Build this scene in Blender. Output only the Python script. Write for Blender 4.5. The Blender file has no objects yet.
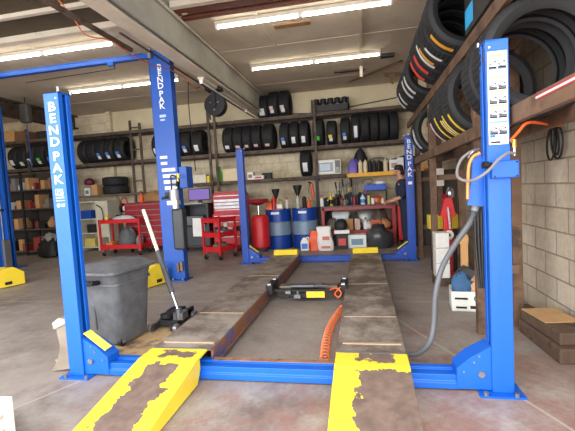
import bpy, math, random
from mathutils import Vector, Matrix
random.seed(7)
PI = math.pi
COL = bpy.context.scene.collection
V = Vector
# ------------------------------------------------------------------ camera numbers
CAM = V((2.2101, -2.4564, 1.2998)); YAW, PIT, ROL, FPX = 0.1940, 0.0648, -0.0563, 388.99
FW = V((-math.sin(YAW)*math.cos(PIT), math.cos(YAW)*math.cos(PIT), -math.sin(PIT)))
_r = V((math.cos(YAW), math.sin(YAW), 0)); _u = _r.cross(FW)
RT = _r*math.cos(ROL) + _u*math.sin(ROL); UP = -_r*math.sin(ROL) + _u*math.cos(ROL)
def at(px, py, ax, v):
    """point of the plane ax = v seen at a pixel of the photograph"""
    d = FW + RT*((px-287.5)/FPX) - UP*((py-215.5)/FPX)
    i = 'XYZ'.index(ax)
    return CAM + d*((v-CAM[i])/d[i])

# ------------------------------------------------------------------ materials
def lin(c):
    return tuple(((x/255)/12.92 if x/255 <= .04045 else ((x/255+.055)/1.055)**2.4) for x in c)
_m = {}
def base(name):
    m = bpy.data.materials.new(name); m.use_nodes = True
    nt = m.node_tree; b = nt.nodes['Principled BSDF']
    return m, nt, b
def N(nt, t, **k):
    n = nt.nodes.new(t)
    for a, v in k.items():
        if a.startswith('i_'): n.inputs[int(a[2:])].default_value = v
        else: setattr(n, a, v)
    return n
def ramp(nt, src, stops):
    r = nt.nodes.new('ShaderNodeValToRGB'); e = r.color_ramp.elements
    while len(e) < len(stops): e.new(.5)
    for q, (p, c) in zip(e, stops): q.position = p; q.color = (*c, 1) if len(c) == 3 else c
    nt.links.new(src, r.inputs[0]); return r.outputs[0]
def noise(nt, sc, det=4, coord='Object', rough=.55):
    t = N(nt, 'ShaderNodeTexCoord'); n = N(nt, 'ShaderNodeTexNoise')
    n.inputs['Scale'].default_value = sc; n.inputs['Detail'].default_value = det; n.inputs['Roughness'].default_value = rough
    nt.links.new(t.outputs[coord], n.inputs['Vector']); return n.outputs['Fac']
def mixc(nt, f, a, b, mode='MIX'):
    m = N(nt, 'ShaderNodeMix', data_type='RGBA', blend_type=mode)
    for s, v in ((0, f), (6, a), (7, b)):
        if hasattr(v, 'is_linked') or hasattr(v, 'links'): nt.links.new(v, m.inputs[s])
        else: m.inputs[s].default_value = v if s == 0 else (*v, 1)
    return m.outputs[2]
def bump(nt, b, fac, st=.3, dist=.01):
    n = N(nt, 'ShaderNodeBump'); n.inputs['Strength'].default_value = st; n.inputs['Distance'].default_value = dist
    nt.links.new(fac, n.inputs['Height']); nt.links.new(n.outputs[0], b.inputs['Normal'])
def mat(rgb, rough=.5, metal=0, var=.12, sc=9, dirt=None, dirt_amt=.5, bmp=0, name=None, spec=None):
    """painted / plain surface with a little unevenness and optional dirt patches"""
    key = (rgb, rough, metal, var, sc, dirt, dirt_amt, bmp)
    if key in _m: return _m[key]
    m, nt, b = base(name or 'paint_%d_%d_%d' % rgb)
    c = lin(rgb); f = noise(nt, sc)
    lo = tuple(x*(1-var) for x in c); hi = tuple(min(1, x*(1+var)) for x in c)
    col = ramp(nt, f, [(.3, lo), (.7, hi)])
    if dirt:
        g = noise(nt, sc*.55+1.3, 8, rough=.7)
        k = ramp(nt, g, [(max(0, .72-dirt_amt*.4), (0, 0, 0)), (min(1, .80-dirt_amt*.3), (1, 1, 1))])
        col = mixc(nt, k, col, lin(dirt))
    nt.links.new(col, b.inputs['Base Color'])
    b.inputs['Roughness'].default_value = rough; b.inputs['Metallic'].default_value = metal
    if spec is not None: b.inputs['Specular IOR Level'].default_value = spec
    if bmp: bump(nt, b, noise(nt, sc*4, 6), bmp, .004)
    _m[key] = m; return m
def emis(rgb, s, name, bc=.8):
    m, nt, b = base(name); b.inputs['Base Color'].default_value = (bc, bc, bc, 1)
    b.inputs['Emission Color'].default_value = (*lin(rgb), 1); b.inputs['Emission Strength'].default_value = s
    return m
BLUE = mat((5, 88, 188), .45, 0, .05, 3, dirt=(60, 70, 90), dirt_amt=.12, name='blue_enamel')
DBLUE = mat((22, 70, 165), .42, 0, .08, 5, dirt=(30, 40, 70), dirt_amt=.25, name='dark_and_shaded_blue')  # blue darkened for the dim far end of the lift, also plain dark blue
RUSTBLUE = mat((40, 82, 150), .6, 0, .2, 6, dirt=(132, 88, 58), dirt_amt=1.0, name='rusty_blue_steel')
BLACK = mat((22, 22, 24), .55, name='black_plastic')
DARK = mat((38, 37, 38), .6, .2, .2, name='dark_metal')
RUB = mat((30, 30, 32), .72, 0, .15, 14, name='tyre_rubber')
RUB2 = mat((42, 42, 44), .75, 0, .2, 20, name='worn_rubber')
STEEL = mat((150, 150, 152), .35, .8, .15, name='bare_steel')
CHROME = mat((205, 205, 208), .2, .9, .05, name='chrome')
WHITE = mat((232, 232, 228), .5, 0, .04, name='white_plastic')
RED = mat((196, 26, 34), .4, 0, .1, name='red_enamel')
DRED = mat((150, 26, 36), .42, 0, .15, name='dark_red_enamel')
YEL = mat((234, 204, 52), .45, 0, .06, name='yellow_enamel')
ORANGE = mat((232, 96, 34), .45, name='orange_plastic')
CARD = mat((196, 150, 98), .8, 0, .1, name='cardboard')
WOOD = mat((108, 82, 62), .75, 0, .25, 5, dirt=(66, 50, 40), dirt_amt=.5, bmp=.3, name='old_timber')
DWOOD = mat((92, 72, 56), .8, 0, .3, 6, dirt=(40, 32, 28), dirt_amt=.5, bmp=.4, name='oily_timber')
RUSTY = mat((92, 78, 68), .7, .2, .3, 8, dirt=(64, 50, 42), dirt_amt=.6, name='old_steel_angle')
GREY = mat((120, 122, 124), .55, 0, .1, name='grey_plastic')
INK = mat((28, 30, 34), .6, 0, .02, name='black_ink')
CREAM = mat((222, 206, 166), .55, 0, .06, name='cream_plastic')
NAVY = mat((30, 40, 66), .85, 0, .2, 12, name='navy_cloth')
SKIN = mat((196, 142, 116), .6, 0, .05, name='skin')
PURP = mat((96, 78, 176), .4, name='purple_plastic')
GREEN = mat((60, 190, 60), .5, name='green_plastic')

def worn(name, boxes, c1=(234, 206, 56), c2=(112, 94, 84)):
    """yellow paint worn away inside soft-edged object-space rectangles (x0,x1,y0,y1)"""
    m, nt, b = base(name)
    tc = N(nt, 'ShaderNodeTexCoord'); sx = N(nt, 'ShaderNodeSeparateXYZ'); nt.links.new(tc.outputs['Object'], sx.inputs[0])
    nz = noise(nt, 9, 8, rough=.65)
    def M1(op, a, b_=None):
        n = N(nt, 'ShaderNodeMath', operation=op)
        for i, v in enumerate((a, b_)):
            if v is None: continue
            if isinstance(v, (int, float)): n.inputs[i].default_value = v
            else: nt.links.new(v, n.inputs[i])
        return n.outputs[0]
    jit = M1('MULTIPLY', M1('SUBTRACT', nz, .5), .26)
    tot = None
    for x0, x1, y0, y1 in boxes:
        dx = M1('SUBTRACT', M1('ABSOLUTE', M1('SUBTRACT', sx.outputs[0], (x0+x1)/2)), (x1-x0)/2)
        dy = M1('SUBTRACT', M1('ABSOLUTE', M1('SUBTRACT', sx.outputs[1], (y0+y1)/2)), (y1-y0)/2)
        d = M1('ADD', M1('MAXIMUM', dx, dy), jit)
        k = M1('LESS_THAN', d, 0.0)
        tot = k if tot is None else M1('MAXIMUM', tot, k)
    c = mixc(nt, tot, ramp(nt, noise(nt, 5), [(.3, tuple(x*.93 for x in lin(c1))), (.7, lin(c1))]),
             ramp(nt, noise(nt, 14, 6), [(.3, lin(tuple(int(x*.85) for x in c2))), (.7, lin(tuple(min(255, int(x*1.12)) for x in c2)))]))
    nt.links.new(c, b.inputs['Base Color']); b.inputs['Roughness'].default_value = .6
    bump(nt, b, tot, -.3, .002)
    return m

def floor_mat():
    m, nt, b = base('stained_concrete')
    n1 = noise(nt, .55, 6, rough=.6); n2 = noise(nt, 3.2, 8, rough=.7); n3 = noise(nt, 26, 6, rough=.7)
    c = ramp(nt, n1, [(.3, lin((132, 124, 118))), (.5, lin((154, 146, 139))), (.7, lin((172, 165, 158)))])
    c = mixc(nt, ramp(nt, n2, [(.35, (0, 0, 0)), (.65, (1, 1, 1))]), c, lin((144, 132, 124)))
    # oil stains
    n4 = noise(nt, .9, 8, rough=.72)
    c = mixc(nt, ramp(nt, n4, [(.54, (0, 0, 0)), (.70, (.75, .75, .75))]), c, lin((86, 76, 70)))
    # reddish paint remains on the right-hand front part
    tc = N(nt, 'ShaderNodeTexCoord'); g = N(nt, 'ShaderNodeSeparateXYZ'); nt.links.new(tc.outputs['Object'], g.inputs[0])
    a = N(nt, 'ShaderNodeMath', operation='MULTIPLY_ADD'); nt.links.new(g.outputs[1], a.inputs[0]); a.inputs[1].default_value = -.13
    nt.links.new(n2, a.inputs[2])
    a2 = N(nt, 'ShaderNodeMath', operation='MULTIPLY_ADD'); nt.links.new(g.outputs[0], a2.inputs[0]); a2.inputs[1].default_value = .075
    nt.links.new(a.outputs[0], a2.inputs[2])
    k = ramp(nt, a2.outputs[0], [(.58, (0, 0, 0)), (.82, (.55, .55, .55))])
    c = mixc(nt, k, c, lin((140, 92, 82)))
    c = mixc(nt, .35, c, ramp(nt, n3, [(.3, (.25, .23, .22)), (.7, (.6, .57, .54))]), 'OVERLAY')
    # sealed joints in the slab, three straight runs (a*x + b*y = c, limits on x)
    def mth(op, *v):
        q = N(nt, 'ShaderNodeMath', operation=op)
        for i, x in enumerate(v):
            if isinstance(x, (int, float)): q.inputs[i].default_value = x
            else: nt.links.new(x, q.inputs[i])
        return q.outputs[0]
    wob = mth('MULTIPLY', mth('SUBTRACT', n2, .5), .03)
    for a_, b_, c_, x0, x1, w_ in ((0, 1, 1.93, -9, 4, .012), (.918, .396, 2.816, 2.4, 3.8, .009), (-.907, .421, -.142, -1.2, .13, .009), (0, 1, 4.9, -9, 4, .012), (1, 0, -2.6, -3, -2, .012)):
        d = mth('ABSOLUTE', mth('ADD', mth('SUBTRACT', mth('ADD', mth('MULTIPLY', g.outputs[0], a_), mth('MULTIPLY', g.outputs[1], b_)), c_), wob))
        k = mth('MULTIPLY', mth('MULTIPLY', mth('LESS_THAN', d, w_), mth('GREATER_THAN', g.outputs[0], x0)), mth('LESS_THAN', g.outputs[0], x1))
        c = mixc(nt, mth('MULTIPLY', k, .55), c, lin((190, 178, 162)))
    nt.links.new(c, b.inputs['Base Color'])
    nt.links.new(ramp(nt, n2, [(.3, (.42,)*3), (.7, (.72,)*3)]), b.inputs['Roughness'])
    bump(nt, b, n3, .15, .004)
    return m
def block_mat(name, c1, c2, mortar, bw, bh, rot, stain, st_amt=.5, bs=.35):
    m, nt, b = base(name)
    tc = N(nt, 'ShaderNodeTexCoord'); sp = N(nt, 'ShaderNodeSeparateXYZ'); mp = N(nt, 'ShaderNodeCombineXYZ')
    nt.links.new(tc.outputs['Object'], sp.inputs[0]); nt.links.new(sp.outputs[rot], mp.inputs[0]); nt.links.new(sp.outputs[2], mp.inputs[1])
    br = N(nt, 'ShaderNodeTexBrick'); nt.links.new(mp.outputs[0], br.inputs['Vector'])
    br.inputs['Scale'].default_value = 1; br.inputs['Mortar Size'].default_value = .008
    br.inputs['Mortar Smooth'].default_value = .3
    br.inputs['Brick Width'].default_value = bw; br.inputs['Row Height'].default_value = bh
    br.inputs['Color1'].default_value = (*lin(c1), 1); br.inputs['Color2'].default_value = (*lin(c2), 1); br.inputs['Mortar'].default_value = (*lin(mortar), 1)
    n1 = noise(nt, 1.3, 8, rough=.7); n2 = noise(nt, 18, 8, rough=.7)
    c = mixc(nt, ramp(nt, n1, [(.7-st_amt*.4, (0, 0, 0)), (.95-st_amt*.4, (.75,)*3)]), br.outputs['Color'], lin(stain))
    c = mixc(nt, .4, c, ramp(nt, n2, [(.3, (.3,)*3), (.7, (.62,)*3)]), 'OVERLAY')
    nt.links.new(c, b.inputs['Base Color']); b.inputs['Roughness'].default_value = .85
    mx = N(nt, 'ShaderNodeMath', operation='MULTIPLY_ADD'); nt.links.new(br.outputs['Fac'], mx.inputs[0]); mx.inputs[1].default_value = -1
    nt.links.new(n2, mx.inputs[2]); bump(nt, b, mx.outputs[0], bs, .008)
    return m
def ceil_mat(name, c0, c1, st):
    m, nt, b = base(name)
    n1 = noise(nt, .8, 8, rough=.7); n2 = noise(nt, 12, 6)
    c = ramp(nt, n1, [(.35, lin(c1)), (.6, lin(c0))])
    c = mixc(nt, ramp(nt, noise(nt, 2.1, 8, rough=.75), [(.58, (0, 0, 0)), (.8, (.6,)*3)]), c, lin(st))
    nt.links.new(c, b.inputs['Base Color']); b.inputs['Roughness'].default_value = .9
    bump(nt, b, n2, .12, .004)
    return m

# ------------------------------------------------------------------ mesh builder
def basis(d):
    d = V(d).normalized(); a = V((0, 0, 1)) if abs(d.z) < .9 else V((1, 0, 0))
    x = d.cross(a).normalized(); return x, d.cross(x).normalized(), d
class MB:
    def __init__(s): s.v = []; s.f = []; s.mi = []
    def add(s, vs, fs, mi=0):
        o = len(s.v); s.v += [V(v) for v in vs]; s.f += [tuple(i+o for i in f) for f in fs]; s.mi += [mi]*len(fs); return s
    def box(s, x0, x1, y0, y1, z0, z1, mi=0, rot=None, piv=None):
        vs = [V((x, y, z)) for z in (z0, z1) for y in (y0, y1) for x in (x0, x1)]
        if rot is not None:
            piv = V(piv) if piv is not None else V(((x0+x1)/2, (y0+y1)/2, (z0+z1)/2)); vs = [rot @ (v-piv)+piv for v in vs]
        return s.add(vs, [(0, 2, 3, 1), (4, 5, 7, 6), (0, 1, 5, 4), (1, 3, 7, 5), (3, 2, 6, 7), (2, 0, 4, 6)], mi)
    def bar(s, p0, p1, w, h, mi=0, up=(0, 0, 1)):
        """square bar between two points"""
        p0, p1 = V(p0), V(p1); d = (p1-p0).normalized(); up = V(up)
        if abs(d.dot(up)) > .98: up = V((0, 1, 0))
        x = d.cross(up).normalized(); y = x.cross(d).normalized()
        vs = [p+x*(a*w/2)+y*(b*h/2) for p in (p0, p1) for a, b in ((-1, -1), (1, -1), (1, 1), (-1, 1))]
        return s.add(vs, [(0, 1, 2, 3), (7, 6, 5, 4), (0, 4, 5, 1), (1, 5, 6, 2), (2, 6, 7, 3), (3, 7, 4, 0)], mi)
    def cyl(s, p0, p1, r0, r1=None, n=16, mi=0):
        r1 = r0 if r1 is None else r1; p0, p1 = V(p0), V(p1); x, y, d = basis(p1-p0)
        vs = [p+x*(r*math.cos(2*PI*i/n))+y*(r*math.sin(2*PI*i/n)) for p, r in ((p0, r0), (p1, r1)) for i in range(n)]
        fs = [(i, (i+1) % n, n+(i+1) % n, n+i) for i in range(n)]+[tuple(range(n-1, -1, -1)), tuple(range(n, 2*n))]
        return s.add(vs, fs, mi)
    def lathe(s, prof, c=(0, 0, 0), axis=(0, 0, 1), n=20, mi=0, close=False):
        """prof = [(r, t)...]; t along axis"""
        x, y, d = basis(axis); c = V(c); vs = []; fs = []; k = len(prof)
        for i in range(n):
            a = 2*PI*i/n; e = x*math.cos(a)+y*math.sin(a)
            vs += [c+e*r+d*t for r, t in prof]
        for i in range(n):
            j = (i+1) % n
            for q in range(k if close else k-1):
                w = (q+1) % k; fs.append((i*k+q, j*k+q, j*k+w, i*k+w))
        if not close:
            if prof[0][0] > 1e-5: fs.append(tuple(i*k for i in range(n)))
            if prof[-1][0] > 1e-5: fs.append(tuple(i*k+k-1 for i in range(n-1, -1, -1)))
        return s.add(vs, fs, mi)
    def tube(s, pts, r, n=8, mi=0, smooth=6, rend=None):
        pts = [V(p) for p in pts]
        if smooth and len(pts) > 2:
            q = []
            P = [pts[0]*2-pts[1]]+pts+[pts[-1]*2-pts[-2]]
            for i in range(1, len(P)-2):
                for k in range(smooth):
                    t = k/smooth; a, b, c, d = P[i-1:i+3]
                    q.append(.5*((2*b)+(c-a)*t+(2*a-5*b+4*c-d)*t*t+(3*b-a-3*c+d)*t**3))
            pts = q+[pts[-1]]
        m = len(pts); vs = []; fs = []; x, y, d = basis(pts[1]-pts[0])
        for i, p in enumerate(pts):
            t = (pts[min(i+1, m-1)]-pts[max(i-1, 0)]).normalized()
            x = (x-t*x.dot(t)).normalized(); y = t.cross(x)
            rr = r if rend is None else r+(rend-r)*i/(m-1)
            vs += [p+x*(rr*math.cos(2*PI*k/n))+y*(rr*math.sin(2*PI*k/n)) for k in range(n)]
        for i in range(m-1):
            for k in range(n):
                j = (k+1) % n; fs.append((i*n+k, i*n+j, (i+1)*n+j, (i+1)*n+k))
        fs += [tuple(range(n-1, -1, -1)), tuple(range((m-1)*n, m*n))]
        return s.add(vs, fs, mi)
    def prism(s, poly, axis, a, b, mi=0):
        """extrude a 2-D polygon along X, Y or Z from a to b"""
        f = {'X': lambda u, w, t: (t, u, w), 'Y': lambda u, w, t: (u, t, w), 'Z': lambda u, w, t: (u, w, t)}[axis]; n = len(poly)
        vs = [V(f(u, w, t)) for t in (a, b) for u, w in poly]
        fs = [tuple(range(n-1, -1, -1)), tuple(range(n, 2*n))]+[(i, (i+1) % n, n+(i+1) % n, n+i) for i in range(n)]
        return s.add(vs, fs, mi)
    def blob(s, c, rx, ry, rz, n=12, mi=0, jit=0, flat=None):
        c = V(c); m = n//2+1; vs = []; fs = []
        for i in range(m+1):
            th = PI*i/m
            for k in range(n):
                ph = 2*PI*k/n; j = 1+random.uniform(-jit, jit)
                z = math.cos(th)*j
                if flat is not None: z = max(z, flat)
                vs.append(c+V((rx*math.sin(th)*math.cos(ph)*j, ry*math.sin(th)*math.sin(ph)*j, rz*z)))
        for i in range(m):
            for k in range(n): j = (k+1) % n; fs.append((i*n+k, (i+1)*n+k, (i+1)*n+j, i*n+j))
        return s.add(vs, fs, mi)
    def build(s, name, mats, parent=None, smooth=False, bevel=0, world=False, ang=35, loc=None):
        import bmesh
        off = V(loc) if loc is not None else V((0, 0, 0))
        if world and parent is not None: off = V(ROOT[parent.name])
        me = bpy.data.meshes.new(name); me.from_pydata([v-off for v in s.v], [], s.f)
        bm = bmesh.new(); bm.from_mesh(me); bmesh.ops.remove_doubles(bm, verts=bm.verts, dist=1e-6)
        bmesh.ops.recalc_face_normals(bm, faces=bm.faces); bm.to_mesh(me); bm.free()
        for m in (mats if isinstance(mats, (list, tuple)) else [mats]): me.materials.append(m)
        if isinstance(mats, (list, tuple)) and len(s.mi) == len(me.polygons): me.polygons.foreach_set('material_index', s.mi)
        if smooth:
            me.polygons.foreach_set('use_smooth', [True]*len(me.polygons)); me.set_sharp_from_angle(angle=math.radians(ang))
        o = bpy.data.objects.new(name, me); COL.objects.link(o)
        if parent is not None:
            o.parent = parent; ROOT[o.name] = ROOT.get(parent.name, V((0, 0, 0)))
        elif loc is not None: o.location = off; ROOT[o.name] = off
        else: ROOT[o.name] = V((0, 0, 0))
        if bevel:
            b = o.modifiers.new('bevel', 'BEVEL'); b.width = bevel; b.segments = 2; b.limit_method = 'ANGLE'; b.angle_limit = .6
        return o
ROOT = {}
def tag(o, label=None, cat=None, group=None, kind=None):
    for k, v in (('label', label), ('category', cat), ('group', group), ('kind', kind)):
        if v: o[k] = v
    return o
def thing(name, label, cat, loc=(0, 0, 0), rz=0, group=None):
    o = bpy.data.objects.new(name, None); COL.objects.link(o); o.empty_display_size = .1
    o.location = loc; o.rotation_euler = (0, 0, rz); ROOT[o.name] = V(loc)
    return tag(o, label, cat, group)
def put(o, loc, rz=0): o.location = loc; o.rotation_euler = (0, 0, rz); ROOT[o.name] = V(loc); return o
def struct(o): o['kind'] = 'structure'; return o
def dup(root, loc, rz=None, label=None, group=None, rot=None, scale=None):
    def cp(o, par):
        c = o.copy(); COL.objects.link(c); c.parent = par
        for ch in [x for x in KIDS(o)]: cp(ch, c)
        return c
    r = cp(root, None); r.location = loc
    if rz is not None: r.rotation_euler = (0, 0, rz)
    if rot is not None: r.rotation_euler = rot
    if scale is not None: r.scale = (scale,)*3 if isinstance(scale, (int, float)) else scale
    if label: r['label'] = label
    if group: r['group'] = group
    return r
def KIDS(o): return [c for c in bpy.data.objects if c.parent == o]
def text(s, size, m, parent, loc, rot=(PI/2, 0, 0), ext=.001, name='lettering', bold=.0, align='CENTER', sx=1, world=True):
    cu = bpy.data.curves.new(name, 'FONT'); cu.body = s; cu.size = size; cu.extrude = ext; cu.offset = bold
    cu.align_x = align; cu.align_y = 'CENTER'; cu.resolution_u = 3
    t = bpy.data.objects.new('tmp', cu); COL.objects.link(t)
    me = bpy.data.meshes.new_from_object(t); COL.objects.unlink(t); bpy.data.objects.remove(t); me.materials.clear(); me.materials.append(m)
    R = (Matrix.Translation(V(loc)-(ROOT.get(parent.name, V((0, 0, 0))) if (parent and world) else V((0, 0, 0)))) @ __import__('mathutils').Euler(rot).to_matrix().to_4x4() @ Matrix.Diagonal((sx, 1, 1, 1)))
    me.transform(R); o = bpy.data.objects.new(name, me); COL.objects.link(o); o.parent = parent; ROOT[o.name] = ROOT.get(parent.name)
    return o
def stacked(s, x, y, z0, pitch, size, parent, m=WHITE, sx=1.15, gap=.4):
    """letters one below another, as one lettering mesh"""
    zz = z0; vs = MB(); import itertools
    for ch in s:
        if ch == ' ': zz -= pitch*gap; continue
        cu = bpy.data.curves.new('l', 'FONT'); cu.body = ch; cu.size = size; cu.extrude = .001; cu.offset = size*.018; cu.align_x = 'CENTER'; cu.align_y = 'CENTER'; cu.resolution_u = 3
        t = bpy.data.objects.new('tmp', cu); COL.objects.link(t); me = bpy.data.meshes.new_from_object(t); COL.objects.unlink(t); bpy.data.objects.remove(t)
        vs.add([V((x+v.co.x*sx, y-v.co.z, zz+v.co.y)) for v in me.vertices], [tuple(p.vertices) for p in me.polygons])
        zz -= pitch
    return vs.build('lettering', m, parent, world=True)
# ================================================================== setting
ZC, YW, XR, XL, YF = 3.66, 7.15, 3.82, -9.0, -1.7
M_floor = floor_mat()
struct(MB().box(XL-.3, XR+.3, -7, YW+.2, -.1, 0).build('floor', M_floor))
M_back = block_mat('painted_block_back', (228, 216, 186), (218, 204, 174), (206, 192, 162), .4, .2, 0, (150, 128, 94), .62, .6)
wb = struct(MB().box(XL-.2, XR+.2, YW, YW+.2, 0, ZC+.4).build('wall_back', M_back))
M_right = block_mat('grey_block_right', (206, 194, 174), (186, 172, 150), (150, 136, 118), .41, .205, 1, (150, 128, 104), .62, .8)
struct(MB().box(XR, XR+.2, YF, YW, 0, ZC+.4).build('wall_right', M_right))
struct(MB().box(XL-.2, XL, YF, YW, 0, ZC+.4).build('wall_left', M_back))
# front wall with the wide open door behind the viewer
fw = MB().box(XL, -5.2, YF-.2, YF, 0, ZC+.4).box(-5.2, 3.75, YF-.2, YF, 3.45, ZC+.4).box(3.75, XR+.2, YF-.2, YF, 0, ZC+.4)
struct(fw.build('wall_front', M_right))
M_ceil = ceil_mat('ceiling_board', (212, 200, 180), (190, 176, 154), (142, 122, 98))
struct(MB().box(XL-.2, XR+.2, 2.5, YW+.2, ZC, ZC+.1).build('ceiling', M_ceil))
M_olive_shade = ceil_mat('shaded_olive_board', (92, 82, 62), (74, 66, 50), (58, 48, 36))  # shade of the ceiling recess darkened into the olive colour
struct(MB().box(-.3, XR+.2, YF-.2, 2.5, ZC+.34, ZC+.44).box(XL-.2, -.3, YF-.2, 2.5, ZC+.05, ZC+.12).build('ceiling_front', M_olive_shade))
M_beam = ceil_mat('painted_concrete', (184, 182, 170), (160, 156, 144), (118, 108, 94))
M_cream = ceil_mat('cream_paint', (214, 204, 186), (190, 178, 158), (120, 98, 76))
# girder running into the depth
struct(MB().box(-.25, -.09, YF, YW, 3.17, ZC+.34).build('trim_1', M_beam, bevel=.01))
struct(MB().box(-.06, -.045, YF, YW, ZC-.06, ZC-.02).box(-.27, -.07, YF, YW, 3.145, 3.17).build('trim_2', M_cream, bevel=.004))
# cross strips where the boarded ceiling starts, and joists of the raised front part
M_brown = ceil_mat('brown_joist', (110, 62, 44), (78, 44, 34), (52, 34, 28))
struct(MB().box(-.04, XR, 2.50, 2.58, ZC-.03, ZC+.34).build('trim_3', M_brown))
struct(MB().box(-.04, XR, 2.28, 2.44, ZC-.02, ZC+.34).build('trim_4', M_brown))
struct(MB().box(-.04, XR, 2.18, 2.26, ZC-.02, ZC+.06).build('trim_5', M_cream))
struct(MB().box(XL, -.37, 2.42, 2.5, ZC-.03, ZC+.05).build('trim_6', M_cream))
struct(MB().box(XL, -.37, 1.86, 1.92, ZC, ZC+.05).build('trim_7', M_cream))
struct(MB().box(XL, -.37, 1.3, 1.36, ZC, ZC+.05).build('trim_8', M_cream))
# board seams, a painted pipe, a torn hole
for k, (a, b_) in enumerate((((-.04, XR), 3.9), ((XL, -.37), 3.75), ((-.04, XR), 6.1), ((XL, -.37), 5.9))):
    struct(MB().box(a[0], a[1], b_, b_+.03, ZC-.006, ZC).build('trim_%d' % (10+k), M_ceil))
struct(MB().box(.9, .94, 2.6, 3.9, ZC-.012, ZC).box(-1.35, -1.31, 2.5, 5.9, ZC-.012, ZC).box(-2.6, -2.56, 2.5, 5.9, ZC-.012, ZC).build('trim_14', M_cream))
pp = MB().bar((2.28, 2.9, ZC-.03), (2.28, 5.4, ZC-.03), .05, .05).bar((2.28, 5.4, ZC-.05), (2.28, 5.4, ZC-.25), .06, .04)
struct(pp.build('trim_15', M_cream))
# steel beam along the left bay
struct(MB().box(-5.62, -5.4, YF, YW, 3.3, 3.34).box(-5.52, -5.5, YF, YW, 3.34, 3.62).box(-5.62, -5.4, YF, YW, 3.62, ZC).build('trim_16', RUSTY))
struct(MB().bar((-4.4, 7.08, 0), (-4.4, 7.08, ZC), .12, .12).build('trim_17', M_back))
struct(MB().box(-4.3, XR, YW-.02, YW, 3.02, ZC).build('trim_18', ceil_mat('cream_wall_band', (222, 210, 178), (206, 192, 158), (150, 128, 92))))

# pipes along the girder
def pipe(label, pts, r, m, name='conduit', cat='conduit', grp=None, sm=0):
    return tag(MB().tube(pts, r, 8, smooth=sm).build(name, m, smooth=True, loc=pts[0]), label, cat, grp)
pipe('thick pale conduit on the left side of the ceiling girder', [(-.31, -1.6, 3.2), (-.31, 7.1, 3.2)], .02, M_cream)
pipe('thin grey conduit below the right edge of the ceiling girder', [(-.06, -1.6, 3.19), (-.06, 7.1, 3.19)], .014, STEEL)
pipe('dark steel rail hung left of the ceiling girder', [(-.52, -1.6, 3.12), (-.5, 2.0, 3.12)], .03, RUSTY)
pipe('rusty angle iron hung close along the left of the ceiling girder', [(-.38, 1.6, 3.16), (-.38, 7.1, 3.16)], .014, RUSTY, 'angle_iron', 'steel strip')
pipe('thin pipe high on the back wall above the tyre racks', [(-.05, 7.1, 3.2), (1.2, 7.1, 3.12), (3.6, 7.1, 3.36)], .012, RUSTY)
# tube fixture under the girder end
def batten(x0, x1, y, z, label, along='X', lit=True, n=2, grp='fluorescent ceiling lights'):
    L = x1-x0
    t = thing('fluorescent_light', label, 'ceiling light', ((x0+x1)/2, y, z), 0 if along == 'X' else PI/2, grp)
    MB().prism([(-.05, 0), (.05, 0), (.05, -.02), (.03, -.045), (-.03, -.045), (-.05, -.02)], 'X', -L/2, L/2).build('housing', mat((206, 198, 180), .6), t)
    for k in range(n):
        a = -L/2+k*L/n+.03; b_ = -L/2+(k+1)*L/n-.03
        MB().cyl((a, 0, -.072), (b_, 0, -.072), .014, n=10).build('tube', M_tube if lit else WHITE, t, smooth=True)
        for q in (a-.012, b_+.012): MB().box(q-.014, q+.014, -.025, .025, -.1, -.045).build('socket', WHITE, t)
    return t
M_tube = emis((255, 246, 226), 22, 'lit_tube')
batten(.32, 2.68, 2.8, ZC-.005, 'long lit tube light nearest on the right half of the ceiling')
batten(.26, 2.62, 4.75, ZC-.005, 'long lit tube light nearer the back wall, right of the girder')
batten(-3.7, -1.27, 2.84, ZC-.005, 'long lit tube light over the blue overhead lift beam')
batten(-3.72, -1.24, 4.85, ZC-.005, 'long lit tube light behind the tall blue lift column')
batten(5.0-1.2+.3, 5.0+1.2+.4, 0, 0, 'lit tube light hung along the steel beam at far left', 'Y').location = (-5.75, 5.3, 3.5)
_l = batten(0, 2.4, 0, 0, 'unlit tube fixture on the underside of the girder', 'Y', False, 1, None); _l.location = (-.2, 4.6, 3.14)
struct(MB().bar((-.09, 2.45, ZC-.02), (.25, 2.45, ZC+.2), .05, .04).bar((.02, 2.4, ZC+.0), (.3, 2.4, ZC+.02), .04, .05).build('trim_19', M_cream))

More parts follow.
